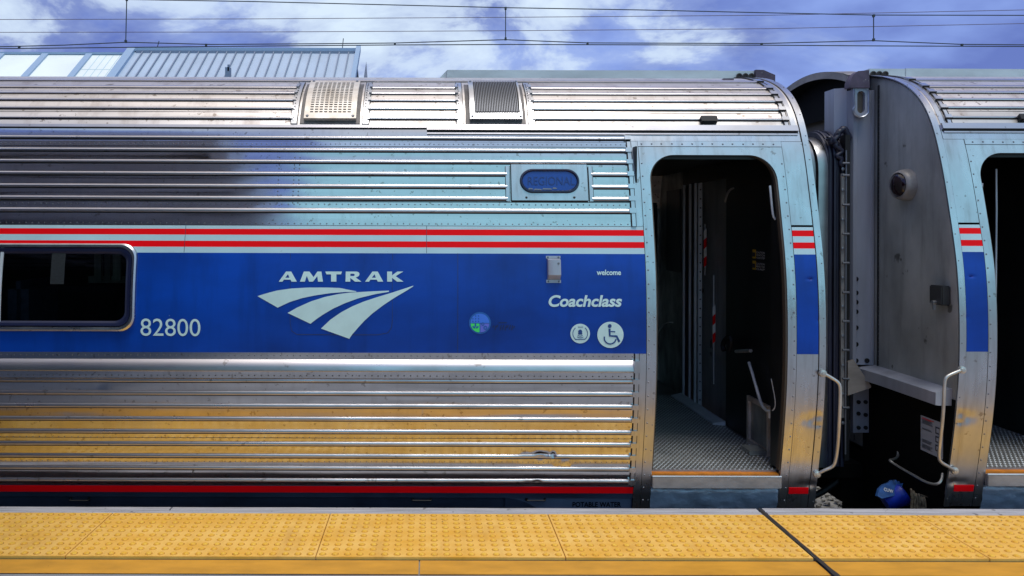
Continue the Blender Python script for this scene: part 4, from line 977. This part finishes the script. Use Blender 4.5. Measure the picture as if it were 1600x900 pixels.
# lower end sheet, black
m = MB2(); m.v += [(EW, 4.96, 0.05), (EW, 6.2, 0.05), (EW, 6.2, -.95), (EW, 5.05, -.95)]; m.f.append((0, 1, 2, 3)); m.m.append(0)
m.v += [(EW, 6.2, .05), (EW, 7.9, .05), (EW, 7.9, -.35), (EW, 6.2, -.35)]; m.f.append((4, 5, 6, 7)); m.m.append(0)
m.quad((EW - .003, 4.95, .0), (EW - .003, 5.9, .0), (EW - .003, 5.9, .60), (EW - .003, 4.855, .60))
m.build('lower_end_sheet', 'under')
# buffer shelf across the end
m = MB2(); x0 = EX - .085; zt_s = .648
prof = [(EW, zt_s + .012), (x0 + .012, zt_s - .004), (x0, zt_s - .012), (x0 - .002, zt_s - .085), (x0 + .02, zt_s - .088)]
m.grid([[(x, 4.90, z) for x, z in prof], [(x, 5.20, z) for x, z in prof], [(x, 5.5, z) for x, z in prof], [(x - .015 if x < EW else x, 5.76, z) for x, z in prof]])
m.quad(*[(x, 4.90, z) for x, z in prof], (EW, 4.90, zt_s - .088)); m.build('buffer_shelf', 'column')
# angle strips on the sheet
m = MB2()
for y0, y1, xx in ((5.70, 5.715, .006),): m.box(EW - xx, EW, y0, y1, .66, 2.60)
m.mi = 1; 
for k in range(60): m.cyl((EW - .006, 5.69, .7 + k * .031), (-1, 0, 0), .003, .002, 6)
m.build('edge_strip', ['black', 'rivet'])
# collision post
m = MB2(); cx0, cx1 = xat(1327, 5.76), EX + .01
n = 10
sec_ = [(cx1, 5.80), (cx1 - .004, 5.752), (cx1 - .022, 5.745), (cx1 - .030, 5.758), (cx0 + .052, 5.760), (cx0 + .044, 5.746), (cx0 + .020, 5.745), (cx0 + .010, 5.762), (cx0, 5.80), (cx0, 5.95)]
m.grid([[(x, y, z) for x, y in sec_] for z in (.66, 1.2, 1.9, EYE + (CY - 139) * 5.76 / F)])
m.grid([[(x, y, z) for x, y in ((cx0, 5.95), (cx0, 5.80), (cx0 - .07, 5.84), (cx0 - .07, 5.98))] for z in (2.20, EYE + (CY - 139) * 5.9 / F)])
m.mi = 1
for Y in (436, 457.5, 472, 487, 512, 538): p = at(1337.5, Y, 5.755); m.revolve(p, (0, -1, 0), [(.017, 0), (.017, .004), (.012, .005), (.009, -.0), (.004, .006), (.001, .006)], 12)
for X in (1337.5, 1354.5): p = at(X, 563.5, 5.755); m.revolve(p, (0, -1, 0), [(.017, 0), (.017, .004), (.012, .005), (.009, -.0), (.004, .006), (.001, .006)], 12)
post = m.build('collision_post', ['column', 'black'], smooth=40)
# lower post foot
m = MB2(); m.box(xat(1334, 5.82), xat(1361, 5.82), 5.82, 5.86, xat(0, 1) * 0 + EYE - (674 - CY) * 5.82 / F, .60)
m.mi = 1
for X, Y in ((1341, 646), (1352, 648), (1341, 668), (1352, 668), (1341, 628), (1352, 628)): m.cyl(at(X, Y, 5.82), (0, -1, 0), .014, .01, 10)
m.build('post_foot', ['column', 'black'])
# gusset between post and shelf
m = MB2(); G = [at(1325, 565, 5.70), at(1334, 562, 5.70), at(1361, 603, 5.66), at(1361, 606, 5.66), at(1325, 618, 5.70)]
G2 = [p + Vector((0, .02, 0)) for p in G]; m.quad(*G); m.quad(*G2[::-1])
for i in range(5): m.quad(G[i], G[(i + 1) % 5], G2[(i + 1) % 5], G2[i])
m.build('gusset_plate', 'hood')
# lifting plate with slot
def plate(m, outer_, hole, D_, th):
    v, f = curve_mesh([outer_, hole] if hole else [outer_]); 
    lay(m, (v, f), lambda a, b_: at(a, b_, D_)); lay(m, (v, f), lambda a, b_: at(a, b_, D_) + Vector((0, th, 0)))
    for ring in ([outer_, hole] if hole else [outer_]):
        for i in range(len(ring)): a, c = at(*ring[i], D_), at(*ring[(i + 1) % len(ring)], D_); m.quad(a, c, c + Vector((0, th, 0)), a + Vector((0, th, 0)))
m = MB2(); o_ = [(1333, 136), (1357, 136), (1357, 170)] + arcpts(1345, 171, 11.5, 0, 180, 10) + [(1333.5, 170)]
h_ = arcpts(1345.5, 148, 6, 180, 360, 8) + arcpts(1345.5, 171, 6, 0, 180, 8)
plate(m, o_, h_, 5.71, .03); pl = m.build('lifting_plate', 'column')
m = MB2(); v, f = curve_mesh([h_]); lay(m, (v, f), lambda a, b_: at(a, b_, 5.742)); m.build('slot_shadow', 'brown', pl, smooth=0)
m = MB2()
for sgn_, Xc in ((1, 0),):
    pw = [at(1334.5, 140 + i * 4, 5.708) for i in range(8)] + [at(1345.3 + 12.2 * math.cos(R(180 - i * 20)), 171 + 12.4 * math.sin(R(180 - i * 20)), 5.708) for i in range(10)] + [at(1357, 168 - i * 4, 5.708) for i in range(8)]
    pw = [p + Vector((random.uniform(-.003, .003), 0, random.uniform(-.003, .003))) for p in pw]; m.tube(pw, .006, 6)
m.build('weld_bead', 'frame', pl)
# purple cap over the plate
m = MB2(); o_ = [(1327, 137), (1328, 128), (1333, 117), (1341, 111), (1358, 109.5), (1359, 137)]
plate(m, o_, None, 5.69, .07); m.build('ridge_cap_block', 'purple')
# weather hood: arched sheet reaching over the gap
m = MB2(); rows = []
HZ = lambda y: 2.800 - .17 * ((y - 6.45) / .80) ** 2
for i in range(33):
    y = 5.80 + 1.9 * i / 32; z = HZ(y)
    rows.append([(2.945, y, z - .052), (2.945, y, z), (3.10, y, z + .004), (3.10, y, z - .004), (2.96, y, z - .010)])
m.grid(rows); m.tube([(2.90, 5.80, HZ(5.8) + .012), (2.945, 5.82, HZ(5.8) + .004)], .004, 5); hood = m.build('weather_hood', 'hood', smooth=50)
m = MB2(); m.grid([[(3.06, y, HZ(y) - .006), (3.06, y, 2.45)] for y in [5.80 + 1.9 * i / 32 for i in range(33)]]); m.grid([[(2.95, y, HZ(y) - .045), (3.06, y, HZ(y) - .045)] for y in [5.80 + 1.9 * i / 32 for i in range(33)]]); m.build('hood_shade', 'dark', hood)  # near-black sheets put in for the shade under the hood
# brown sheet behind the post
m = MB2(); m.quad((EW - .004, 5.95, .2), (EW - .004, 7.6, .2), (EW - .004, 7.6, 2.62), (EW - .004, 5.95, 2.66)); m.build('inner_end_sheet', 'brown')
m = MB2(); m.tube([at(1556.5, 264, 5.3), at(1557, 330, 5.3), at(1555.5, 480, 5.3)], .006, 8); m.build('grab_pole', 'innersteel')
# instruction sheet
c0, c1 = endp(1441, 646), endp(1476, 646); 
m = MB2(); ya, yb = c0.y, c1.y; zT = EYE - (646 - CY) * ya / F; zB = EYE - (700 - CY) * ya / F; xs_ = EW - .006
m.quad((xs_, ya, zT), (xs_, yb, zT), (xs_, yb, zB), (xs_, ya, zB)); m.mi = 1
W_ = ya - yb
def pr(u0, u1, v0, v1, dx=.0): m.quad(*[(xs_ - .002 - dx, ya - u * W_, zT - v * (zT - zB)) for u, v in ((u0, v0), (u1, v0), (u1, v1), (u0, v1))])
for v0 in (.10, .125, .15, .175, .20, .34, .365, .66, .685, .71, .735, .80, .825, .85, .875, .90): pr(.08, random.uniform(.45, .58), v0, v0 + .012)
for v0, v1 in ((.16, .36), (.42, .60), (.66, .84)): pr(.68, .90, v0, v1)
m.mi = 0
for v0, v1 in ((.20, .32), (.46, .56), (.70, .80)): pr(.73, .86, v0, v1, .001)
m.mi = 2; pr(.08, .62, .045, .065); pr(.08, .5, .075, .088)
m.build('instruction_sheet', ['paper', 'ink', 'red'], smooth=0)
# uncoupling lever
def e2(X, Y, D_): return at(X, Y, D_)
m = MB2(); m.tube(smoothpath([e2(1403, 702, 5.48), e2(1404, 710, 5.45), e2(1401, 716, 5.42), e2(1394, 718, 5.40), e2(1389, 719, 5.38), e2(1400, 727, 5.34), e2(1430, 744, 5.14), e2(1448, 754, 5.03), e2(1460, 757, 4.97), e2(1468, 755, 4.95), e2(1472, 748, 4.96), e2(1473, 740, 4.98)], 2), .008, 8)
m.build('uncoupling_lever', 'chrome')

# ---------------------------------------------------------------- gangway between the carriages
gw = empty('gangway_bellows', (2.65, 6.42, -.3), 'dark rubber bellows with two steel hoops, filling the gap between the carriages', 'gangway')
def hoop(m, x0, x1, y0, zt, rad, th=.05, zb=-.05):
    def path(o):
        p = [(y0 + o, zb), (y0 + o, .5), (y0 + o, 1.2), (y0 + o, zt - rad)]
        for i in range(1, 9): a = R(180 - 90 * i / 8); p.append((y0 + rad + (rad - o) * math.cos(a), zt - rad + (rad - o) * math.sin(a)))
        q = [(12.84 - y, z) for y, z in p[::-1]]; return p + q
    a, c = path(0), path(th)
    m.grid([[(x0, y, z) for y, z in c], [(x0, y, z) for y, z in a], [(x0 + (x1 - x0) * .5, y - .004 if y < 6.42 else y + .004, z + .003) for y, z in a], [(x1, y, z) for y, z in a], [(x1, y, z) for y, z in c]])
zt_g = 2.275
m = MB(); hoop(m, 2.585, 2.690, 5.74, zt_g + .02, .30); m.build('hoop', 'hoop', gw, smooth=50)
m = MB(); hoop(m, 2.700, 2.765, 5.72, zt_g - .01, .26); m.build('hoop', 'hoop', gw, smooth=50)
m = MB()
for k in range(5):
    x = 2.768 + k * .026; hoop(m, x, x + .020, 5.745 + .012 * (k % 2), zt_g + .03 + .012 * (k % 2), .24, .06)
hoop(m, 2.33, 2.585, 5.80, zt_g - .03, .25, .05)
hoop(m, 2.765, 2.92, 5.80, zt_g - .01, .25, .05)
m.build('fabric', 'fabric', gw, smooth=50)
m = MB(); m.box(xat(1314, 5.72), xat(1320, 5.72), 5.715, 5.735, .30, 1.99)
m.mi = 1; m.box(xat(1320, 5.73), xat(1327.5, 5.73), 5.725, 5.80, .0, 2.26); m.mi = 2
m.cyl((xat(1322.5, 5.7), 5.705, .05), (0, 0, 1), .006, 2.1, 8)
for Y in (264, 297, 343, 388.5, 434, 479, 525, 571, 616, 661): p = at(1317, Y, 5.712); m.revolve(p, (0, -1, 0), [(.012, 0), (.012, .004), (.007, .007), (.001, .007)], 10)
for Y in (255, 274, 320, 365.5, 411, 457, 502, 547, 592, 637): p = at(1322, Y, 5.70); m.tube([p + Vector((-.025, 0, 0)), p + Vector((.022, 0, 0))], .008, 8)
m.build('clamp_strip', ['lamphouse', 'black', 'rivet'], gw, smooth=40)
m = MB(); rn = random.Random(2); pth = []
for i in range(26): t = i / 25; X = 1293 + 34 * t; Y = 213 + 9 * math.sin(t * 7) - 4 * t + rn.uniform(-2.5, 2.5); pth.append(at(X, Y, 5.76))
m.tube(smoothpath(pth, 1), .022, 7); pth = [at(1303 + rn.uniform(0, 14), 208 + i * 4, 5.74) for i in range(14)]; m.tube(smoothpath(pth, 2), .016, 7)
m.build('torn_flap', 'fabric', gw, smooth=60)
# coupler and cables below
cp = empty('coupler', (2.7, 6.42, -.5), 'black steel coupler in the dark under the gangway between the carriages', 'coupler')
m = MB(); m.box(2.0, 3.3, 6.27, 6.57, -.36, -.14, bev=.03); m.box(2.55, 2.86, 6.16, 6.68, -.38, -.10, bev=.04); m.build('coupler_head', 'under', cp)
m = MB(); m.box(2.33, 3.08, 5.86, 6.98, -.16, -.06); m.box(2.2, 2.5, 5.9, 6.9, -.34, -.1); m.box(2.95, 3.2, 5.9, 6.9, -.34, -.1); m.build('buffer_plate', 'under', cp)
for k, (ya, sag, lb) in enumerate(((5.95, .22, 'slack black jumper cable nearest the platform under the carriage gap'), (6.1, .14, 'shorter black jumper cable behind the nearer one under the carriage gap'))):
    m = MB(); m.tube([(2.30 + .75 * t, ya, -.12 - sag * math.sin(math.pi * t)) for t in [i / 14 for i in range(15)]], .024, 8); m.build('jumper_cable', 'black', label=lb, cat='cable', group='jumper cables between the carriages')
# blue connector
bd = 5.30
bp = empty('cable_connector', tuple(at(1394, 790, bd)), 'bright blue lettered plastic connector head lying low in the dark gap', 'connector')
m = MB(); c = at(1399, 776, bd + .03); 
m.revolve(c + Vector((-.06, -.01, -.03)), (1, 0, .55), [(.002, -.02), (.045, -.015), (.058, .02), (.068, .06), (.078, .10), (.074, .115), (.05, .118), (.002, .118)], 20)
m.build('connector_body', 'bluep', bp, smooth=50)
m = MB(); o_ = [(1371, 775), (1374, 764), (1381, 757), (1390, 754), (1394, 750), (1397, 755), (1400, 749.5), (1402.5, 754.5), (1405, 752), (1406.5, 755), (1411, 755), (1409, 762), (1405, 770), (1396, 775), (1386, 777), (1378, 779)]
v, f = curve_mesh([o_])
def tilt(a, b_, th=0): return at(a, b_, bd - .04 + (778 - b_) * .0022) + Vector((0, th, -th * .3))
lay(m, (v, f), lambda a, b_: tilt(a, b_)); lay(m, (v, f), lambda a, b_: tilt(a, b_, .028))
for i in range(len(o_)): a, c = o_[i], o_[(i + 1) % len(o_)]; m.quad(tilt(*a), tilt(*c), tilt(*c, .028), tilt(*a, .028))
cov = m.build('connector_cover', 'bluep2', bp, smooth=40)
m = MB(); v, f = curve_mesh(text='CUW', bold=.03); a = np.array(v); lay(m, ([(1380.5 + q[0] / a[:, 0].max() * 15, 766.5 - q[1] * 7 + q[0] / a[:, 0].max() * 4) for q in v], f), lambda a_, b_: tilt(a_, b_) + Vector((0, -.003, .001)))
m.build('cover_lettering', 'white', cov, smooth=0)
m = MB(); m.tube([at(1402, 779, bd + .04), at(1418, 784, bd + .06), at(1440, 800, bd + .1), at(1470, 830, bd + .2)], .026, 10); m.build('cable', 'black', bp)
# rusty ribbed fitting
m = MB()
for k in range(6):
    p = at(1424 + k * 4.0, 779 + k * 1.3 - (3 if k == 0 else 0), 5.12); h = .045 - .004 * k + (.008 if k % 2 else 0)
    m.tube([p + Vector((0, 0, -.09)), p + Vector((.002, -.006, 0)), p + Vector((0, .0, h * .7)), p + Vector((.004, .012, h))], [.008, .0085, .008, .006], 8)
m.tube([at(1424, 786, 5.14), at(1446, 792, 5.14)], .014, 8); m.tube([at(1438, 773, 5.13), at(1449, 777, 5.13)], .005, 6)
m.build('rusty_fitting', 'rust', label='pale rusty ribbed metal fitting beside the blue connector', cat='metal fitting')

# ---------------------------------------------------------------- overhead line
WD = 14.0
def wpath(L_, D_, n=8):
    q = []
    for (a, c), (d, e) in zip(L_, L_[1:]):
        for i in range(n): t = i / n; q.append(at(a + (d - a) * t, c + (e - c) * t, D_))
    q.append(at(*L_[-1], D_)); return q
cat_ = empty('catenary', (1.4, WD, 4.6), 'overhead line of messenger, auxiliary and contact wires joined by three short droppers', 'overhead line')
m = MB(); m.tube(wpath([(-700, -26), (0, -5), (250, 0), (400, 2.5), (790, 12), (1000, 15.5), (1200, 20), (1365, 23.5), (1600, 24), (2300, 12)], WD), .0085, 6); m.build('messenger_wire', 'wire', cat_)
m = MB(); m.tube(wpath([(-600, 80), (0, 73), (100, 70.5), (198, 66), (330, 69.4), (500, 68.3), (617, 67.2), (790, 62), (918, 67), (1190, 68), (1365, 63.5), (1503, 69.3), (1600, 70), (2300, 80)], WD, 4), .0085, 6); m.build('auxiliary_wire', 'wire', cat_)
m = MB(); m.tube(wpath([(-600, 82), (0, 76), (200, 74), (400, 72), (617, 70.2), (800, 69.5), (1200, 70.6), (1365, 71.7), (1600, 72.6), (2300, 78)], WD), .0085, 6); m.build('contact_wire', 'wire', cat_)
for X, ya, yb in ((198, -2, 66), (790, 12, 62), (1365, 23.5, 63.5)):
    m = MB(); a, c = at(X, ya, WD), at(X - (1.5 if X < 300 else 0), yb, WD); m.tube([a, c], .0085, 6); m.box(a.x - .017, a.x + .017, WD - .018, WD + .018, a.z - .036, a.z + .01); m.box(c.x - .017, c.x + .017, WD - .018, WD + .018, c.z - .01, c.z + .036); m.build('dropper', 'wire', cat_)
for X, Y in ((30, 73.8), (322, 70.2), (617, 68.4), (918, 67.8), (1190, 69), (1503, 70.2)):
    m = MB(); a = at(X, Y, WD); m.box(a.x - .016, a.x + .016, WD - .016, WD + .016, a.z - .022, a.z + .018); m.build('wire_clamp', 'wire', cat_)
m = MB(); m.tube(wpath([(-700, 24), (0, 30.5), (400, 29.5), (800, 27), (1200, 23.8), (1600, 15.5), (2300, -5)], 19), .0075, 5); m.build('overhead_wire', 'wire2', label='thin bare wire crossing the sky just below the messenger cable', cat='wire', group='thin feeder wires across the sky')
m = MB(); m.tube(wpath([(-700, 48), (0, 50.5), (400, 50), (800, 48), (1200, 44.8), (1600, 36.8), (2300, 16)], 19), .0075, 5); m.build('overhead_wire', 'wire2', label='thin bare wire crossing the sky between the upper thin wire and the contact wire', cat='wire', group='thin feeder wires across the sky')

# ---------------------------------------------------------------- station building beyond the track
DA, DB = 25.0, 27.2
bl = empty('station_building', (-14, 26, -1.45), 'low building behind the train with a seamed grey metal roof and white roof panels', 'building')
def zy(Y, D_): return EYE + (CY - Y) * D_ / F
slope = 1.0 / 1.4
zr_m = zy(79, 26.5); zr_w = zy(84.5, 26.5); RD = 26.5      # ridge
def rz(D_, zr): return zr - (RD - D_) * slope
x_r = xat(556, RD) ; x_l = xat(211, RD); EA = 22.6
m = MB()
def roofslab(m, x0, x1, zr, ea=EA, th=.10):
    m.v += [(x0, ea, rz(ea, zr)), (x1, ea, rz(ea, zr)), (x1, RD, zr), (x0, RD, zr), (x0, ea, rz(ea, zr) - th), (x1, ea, rz(ea, zr) - th), (x1, RD, zr - th), (x0, RD, zr - th)]
    n = len(m.v) - 8
    for f in ((0, 1, 2, 3), (4, 7, 6, 5), (0, 4, 5, 1), (1, 5, 6, 2), (2, 6, 7, 3), (3, 7, 4, 0)): m.f.append(tuple(n + i for i in f)); m.m.append(m.mi)
    m.v += [(x0, 2 * RD - ea, rz(ea, zr)), (x1, 2 * RD - ea, rz(ea, zr)), (x1, RD, zr - .01), (x0, RD, zr - .01)]; n = len(m.v) - 4; m.f.append((n, n + 1, n + 2, n + 3)); m.m.append(m.mi)
roofslab(m, x_l, x_r, zr_m - .05); rf = m.build('metal_roof', 'froof', bl, smooth=0)
m = MB(); ns = 22
for i in range(ns + 1):
    x = x_l + .25 + (x_r - x_l - .5) * i / ns; th = .065
    m.v += [(x, EA, rz(EA, zr_m - .05)), (x + .035, EA, rz(EA, zr_m - .05)), (x + .035, RD, zr_m - .05), (x, RD, zr_m - .05)]; m.v += [(a, b_, c + th) for a, b_, c in m.v[-4:]]
    n = len(m.v) - 8
    for f in ((4, 5, 6, 7), (0, 4, 7, 3), (1, 2, 6, 5), (0, 1, 5, 4)): m.f.append(tuple(n + q for q in f)); m.m.append(0)
m.build('standing_seam', 'fseam', rf, smooth=0)
m = MB(); m.box(x_l, x_r, RD - .08, RD + .10, zr_m - .06, zr_m + .06); m.mi = 1; m.box(x_l + .05, x_r - .05, RD - .12, RD - .085, zr_m - .16, zr_m - .045); m.build('ridge_cap', ['fbar', 'fseam'], bl, smooth=0)
def rake(x0, x1, zr, up_, mt):
    m = MB(); m.v += [(x, y, z) for y, z in ((EA, rz(EA, zr)), (RD, zr)) for x in (x0, x1)] + [(x, y, z + up_) for y, z in ((EA, rz(EA, zr)), (RD, zr)) for x in (x0, x1)]
    for f in ((4, 5, 7, 6), (0, 4, 6, 2), (1, 3, 7, 5), (2, 6, 7, 3), (0, 1, 5, 4)): m.f.append(f); m.m.append(0)
    m.build('rake_trim', mt, bl, smooth=0)
rake(x_r, x_r + .14, zr_m - .05, .22, 'fbar'); rake(x_l - .26, x_l, zr_m - .05, .12, 'fbar')
m = MB(); xg = x_r + .02
m.v += [(xg + .3, EA + .9, -1.45), (xg + .3, 2 * RD - EA - .9, -1.45), (xg + .3, 2 * RD - EA - .9, rz(EA, zr_m)), (xg + .3, RD, zr_m - .35), (xg + .3, EA + .9, rz(EA + .9, zr_m) - .3)]; m.f.append((0, 1, 2, 3, 4)); m.m.append(0)
m.box(-40, xg + .25, EA + .9, EA + 1.1, -1.45, rz(EA, zr_m) + .25)
m.build('wall', 'wallfar', bl, smooth=0)
xw = x_l - .26; k = 0
for Xa, Xb in ((140.5, 205), (72, 140.5), (4, 72), (-64, 4), (-132, -64), (-200, -132)):
    x1_, x0_ = (xw if k == 0 else xat(Xb, RD) - .1), xat(Xa, RD) + .08
    m = MB(); roofslab(m, x0_, x1_, zr_w - .05); wp = m.build('white_panel', 'fpanel', bl, smooth=0)
    rake(x0_ - .2, x0_, zr_w - .05, .07, 'fbar')
    if k == 0:
        m = MB()
        for q in range(1, 5):
            x = x0_ + (x1_ - x0_) * q / 5; m.v += [(x, EA, rz(EA, zr_w) - .046), (x + .02, EA, rz(EA, zr_w) - .046), (x + .02, RD, zr_w - .046), (x, RD, zr_w - .046)]; n = len(m.v) - 4; m.f.append((n, n + 1, n + 2, n + 3)); m.m.append(0)
        for q in (.9, 1.5): m.v += [(x0_, RD - q, rz(RD - q, zr_w) - .045), (x1_, RD - q, rz(RD - q, zr_w) - .045), (x1_, RD - q - .02, rz(RD - q - .02, zr_w) - .045), (x0_, RD - q - .02, rz(RD - q - .02, zr_w) - .045)]; n = len(m.v) - 4; m.f.append((n, n + 1, n + 2, n + 3)); m.m.append(0)
        m.build('panel_seam', 'pale', wp, smooth=0)
    k += 1
m = MB(); m.box(xat(-200, RD), xw, RD - .05, RD + .05, zr_w - .05, zr_w + .02); m.build('ridge_cap', 'fbar', bl, smooth=0)
for X0, Y0, X1_, Y1_ in ((243.5, 78, 248.5, 64), (534.5, 76, 536.5, 60)):
    m = MB(); m.tube([at(X0, Y0 + 4, 26.6), at(X1_, Y1_, 26.6)], .014, 5); m.build('lightning_rod', 'wire', bl)
m = MB(); p = at(355, 112, 24.9); m.box(p.x - .04, p.x + .10, 24.8, 25.0, p.z - .3, p.z + .12); m.box(p.x + .03, p.x + .08, 24.8, 24.9, p.z, p.z + .2); m.build('roof_pipe', 'fseam', bl)

# ---------------------------------------------------------------- behind the camera: canopy and an added brick wall, reflected in the carriage
cn = empty('platform_canopy', (-14, 0, -.012), 'dark platform canopy on posts behind the photographer, mirrored in the steel', 'canopy')
m = MB(); m.box(-34, -1.98, -6.6, 3.35, 4.05, 4.30); m.box(-34.1, -1.92, -6.7, 3.45, 3.95, 4.42); m.build('canopy_roof', 'canopy', cn)
for y in (-5.6, -4.4, -3.2, -2.0, -.8, .4, 1.6, 2.8):  # unseen beams added to streak the canopy's reflection in the steel
    m = MB(); m.box(-34, -2.1, y - .05, y + .05, 3.90, 4.05); m.build('added_purlin', 'wall', cn)
for x in (-6, -12, -18, -24, -30):
    m = MB(); m.box(x - .12, x + .12, -1.12, -.88, -.012, 4.0, bev=.02); m.box(x - .08, x + .08, -5, 3.2, 3.75, 3.95); m.build('post', 'canopy', cn)
bw = empty('added_brick_building', (-16, -8.6, -.012), 'dark brick wall added unseen behind the photographer, to be reflected', 'building')  # unseen wall put here for the windows to reflect
m = MB(); m.box(-36, -4.2, -9.6, -7.0, -.012, 5.2); m.build('wall', 'wall', bw)
for x in (-7, -12, -17, -22): m = MB(); m.box(x - .7, x + .7, -7.0, -6.96, .9, 2.6); m.build('window', 'glass', bw)
m = MB(); rn = random.Random(9)  # unseen tree line added for reflections only
for i in range(2600):
    x = rn.uniform(-90, 120); y = rn.uniform(-62, -50); z = -1.4 + rn.random() ** .7 * (6.5 + 2.5 * mnoise.noise(Vector((x * .08, 0, 0)))); r = rn.uniform(.5, 1.3)
    d = Vector((rn.uniform(-1, 1), rn.uniform(-1, 1), rn.uniform(-1, 1))).normalized(); e = d.orthogonal().normalized(); g_ = d.cross(e); c = Vector((x, y, z)); m.quad(c - e * r, c - g_ * r * .7, c + e * r, c + g_ * r * .7)
m.build('added_far_trees', 'leaf', smooth=0, kind='stuff', label='line of far-off trees added unseen behind the camera, only for reflections', cat='trees')

for o in bpy.data.objects:
    if '_w' in o: del o['_w']
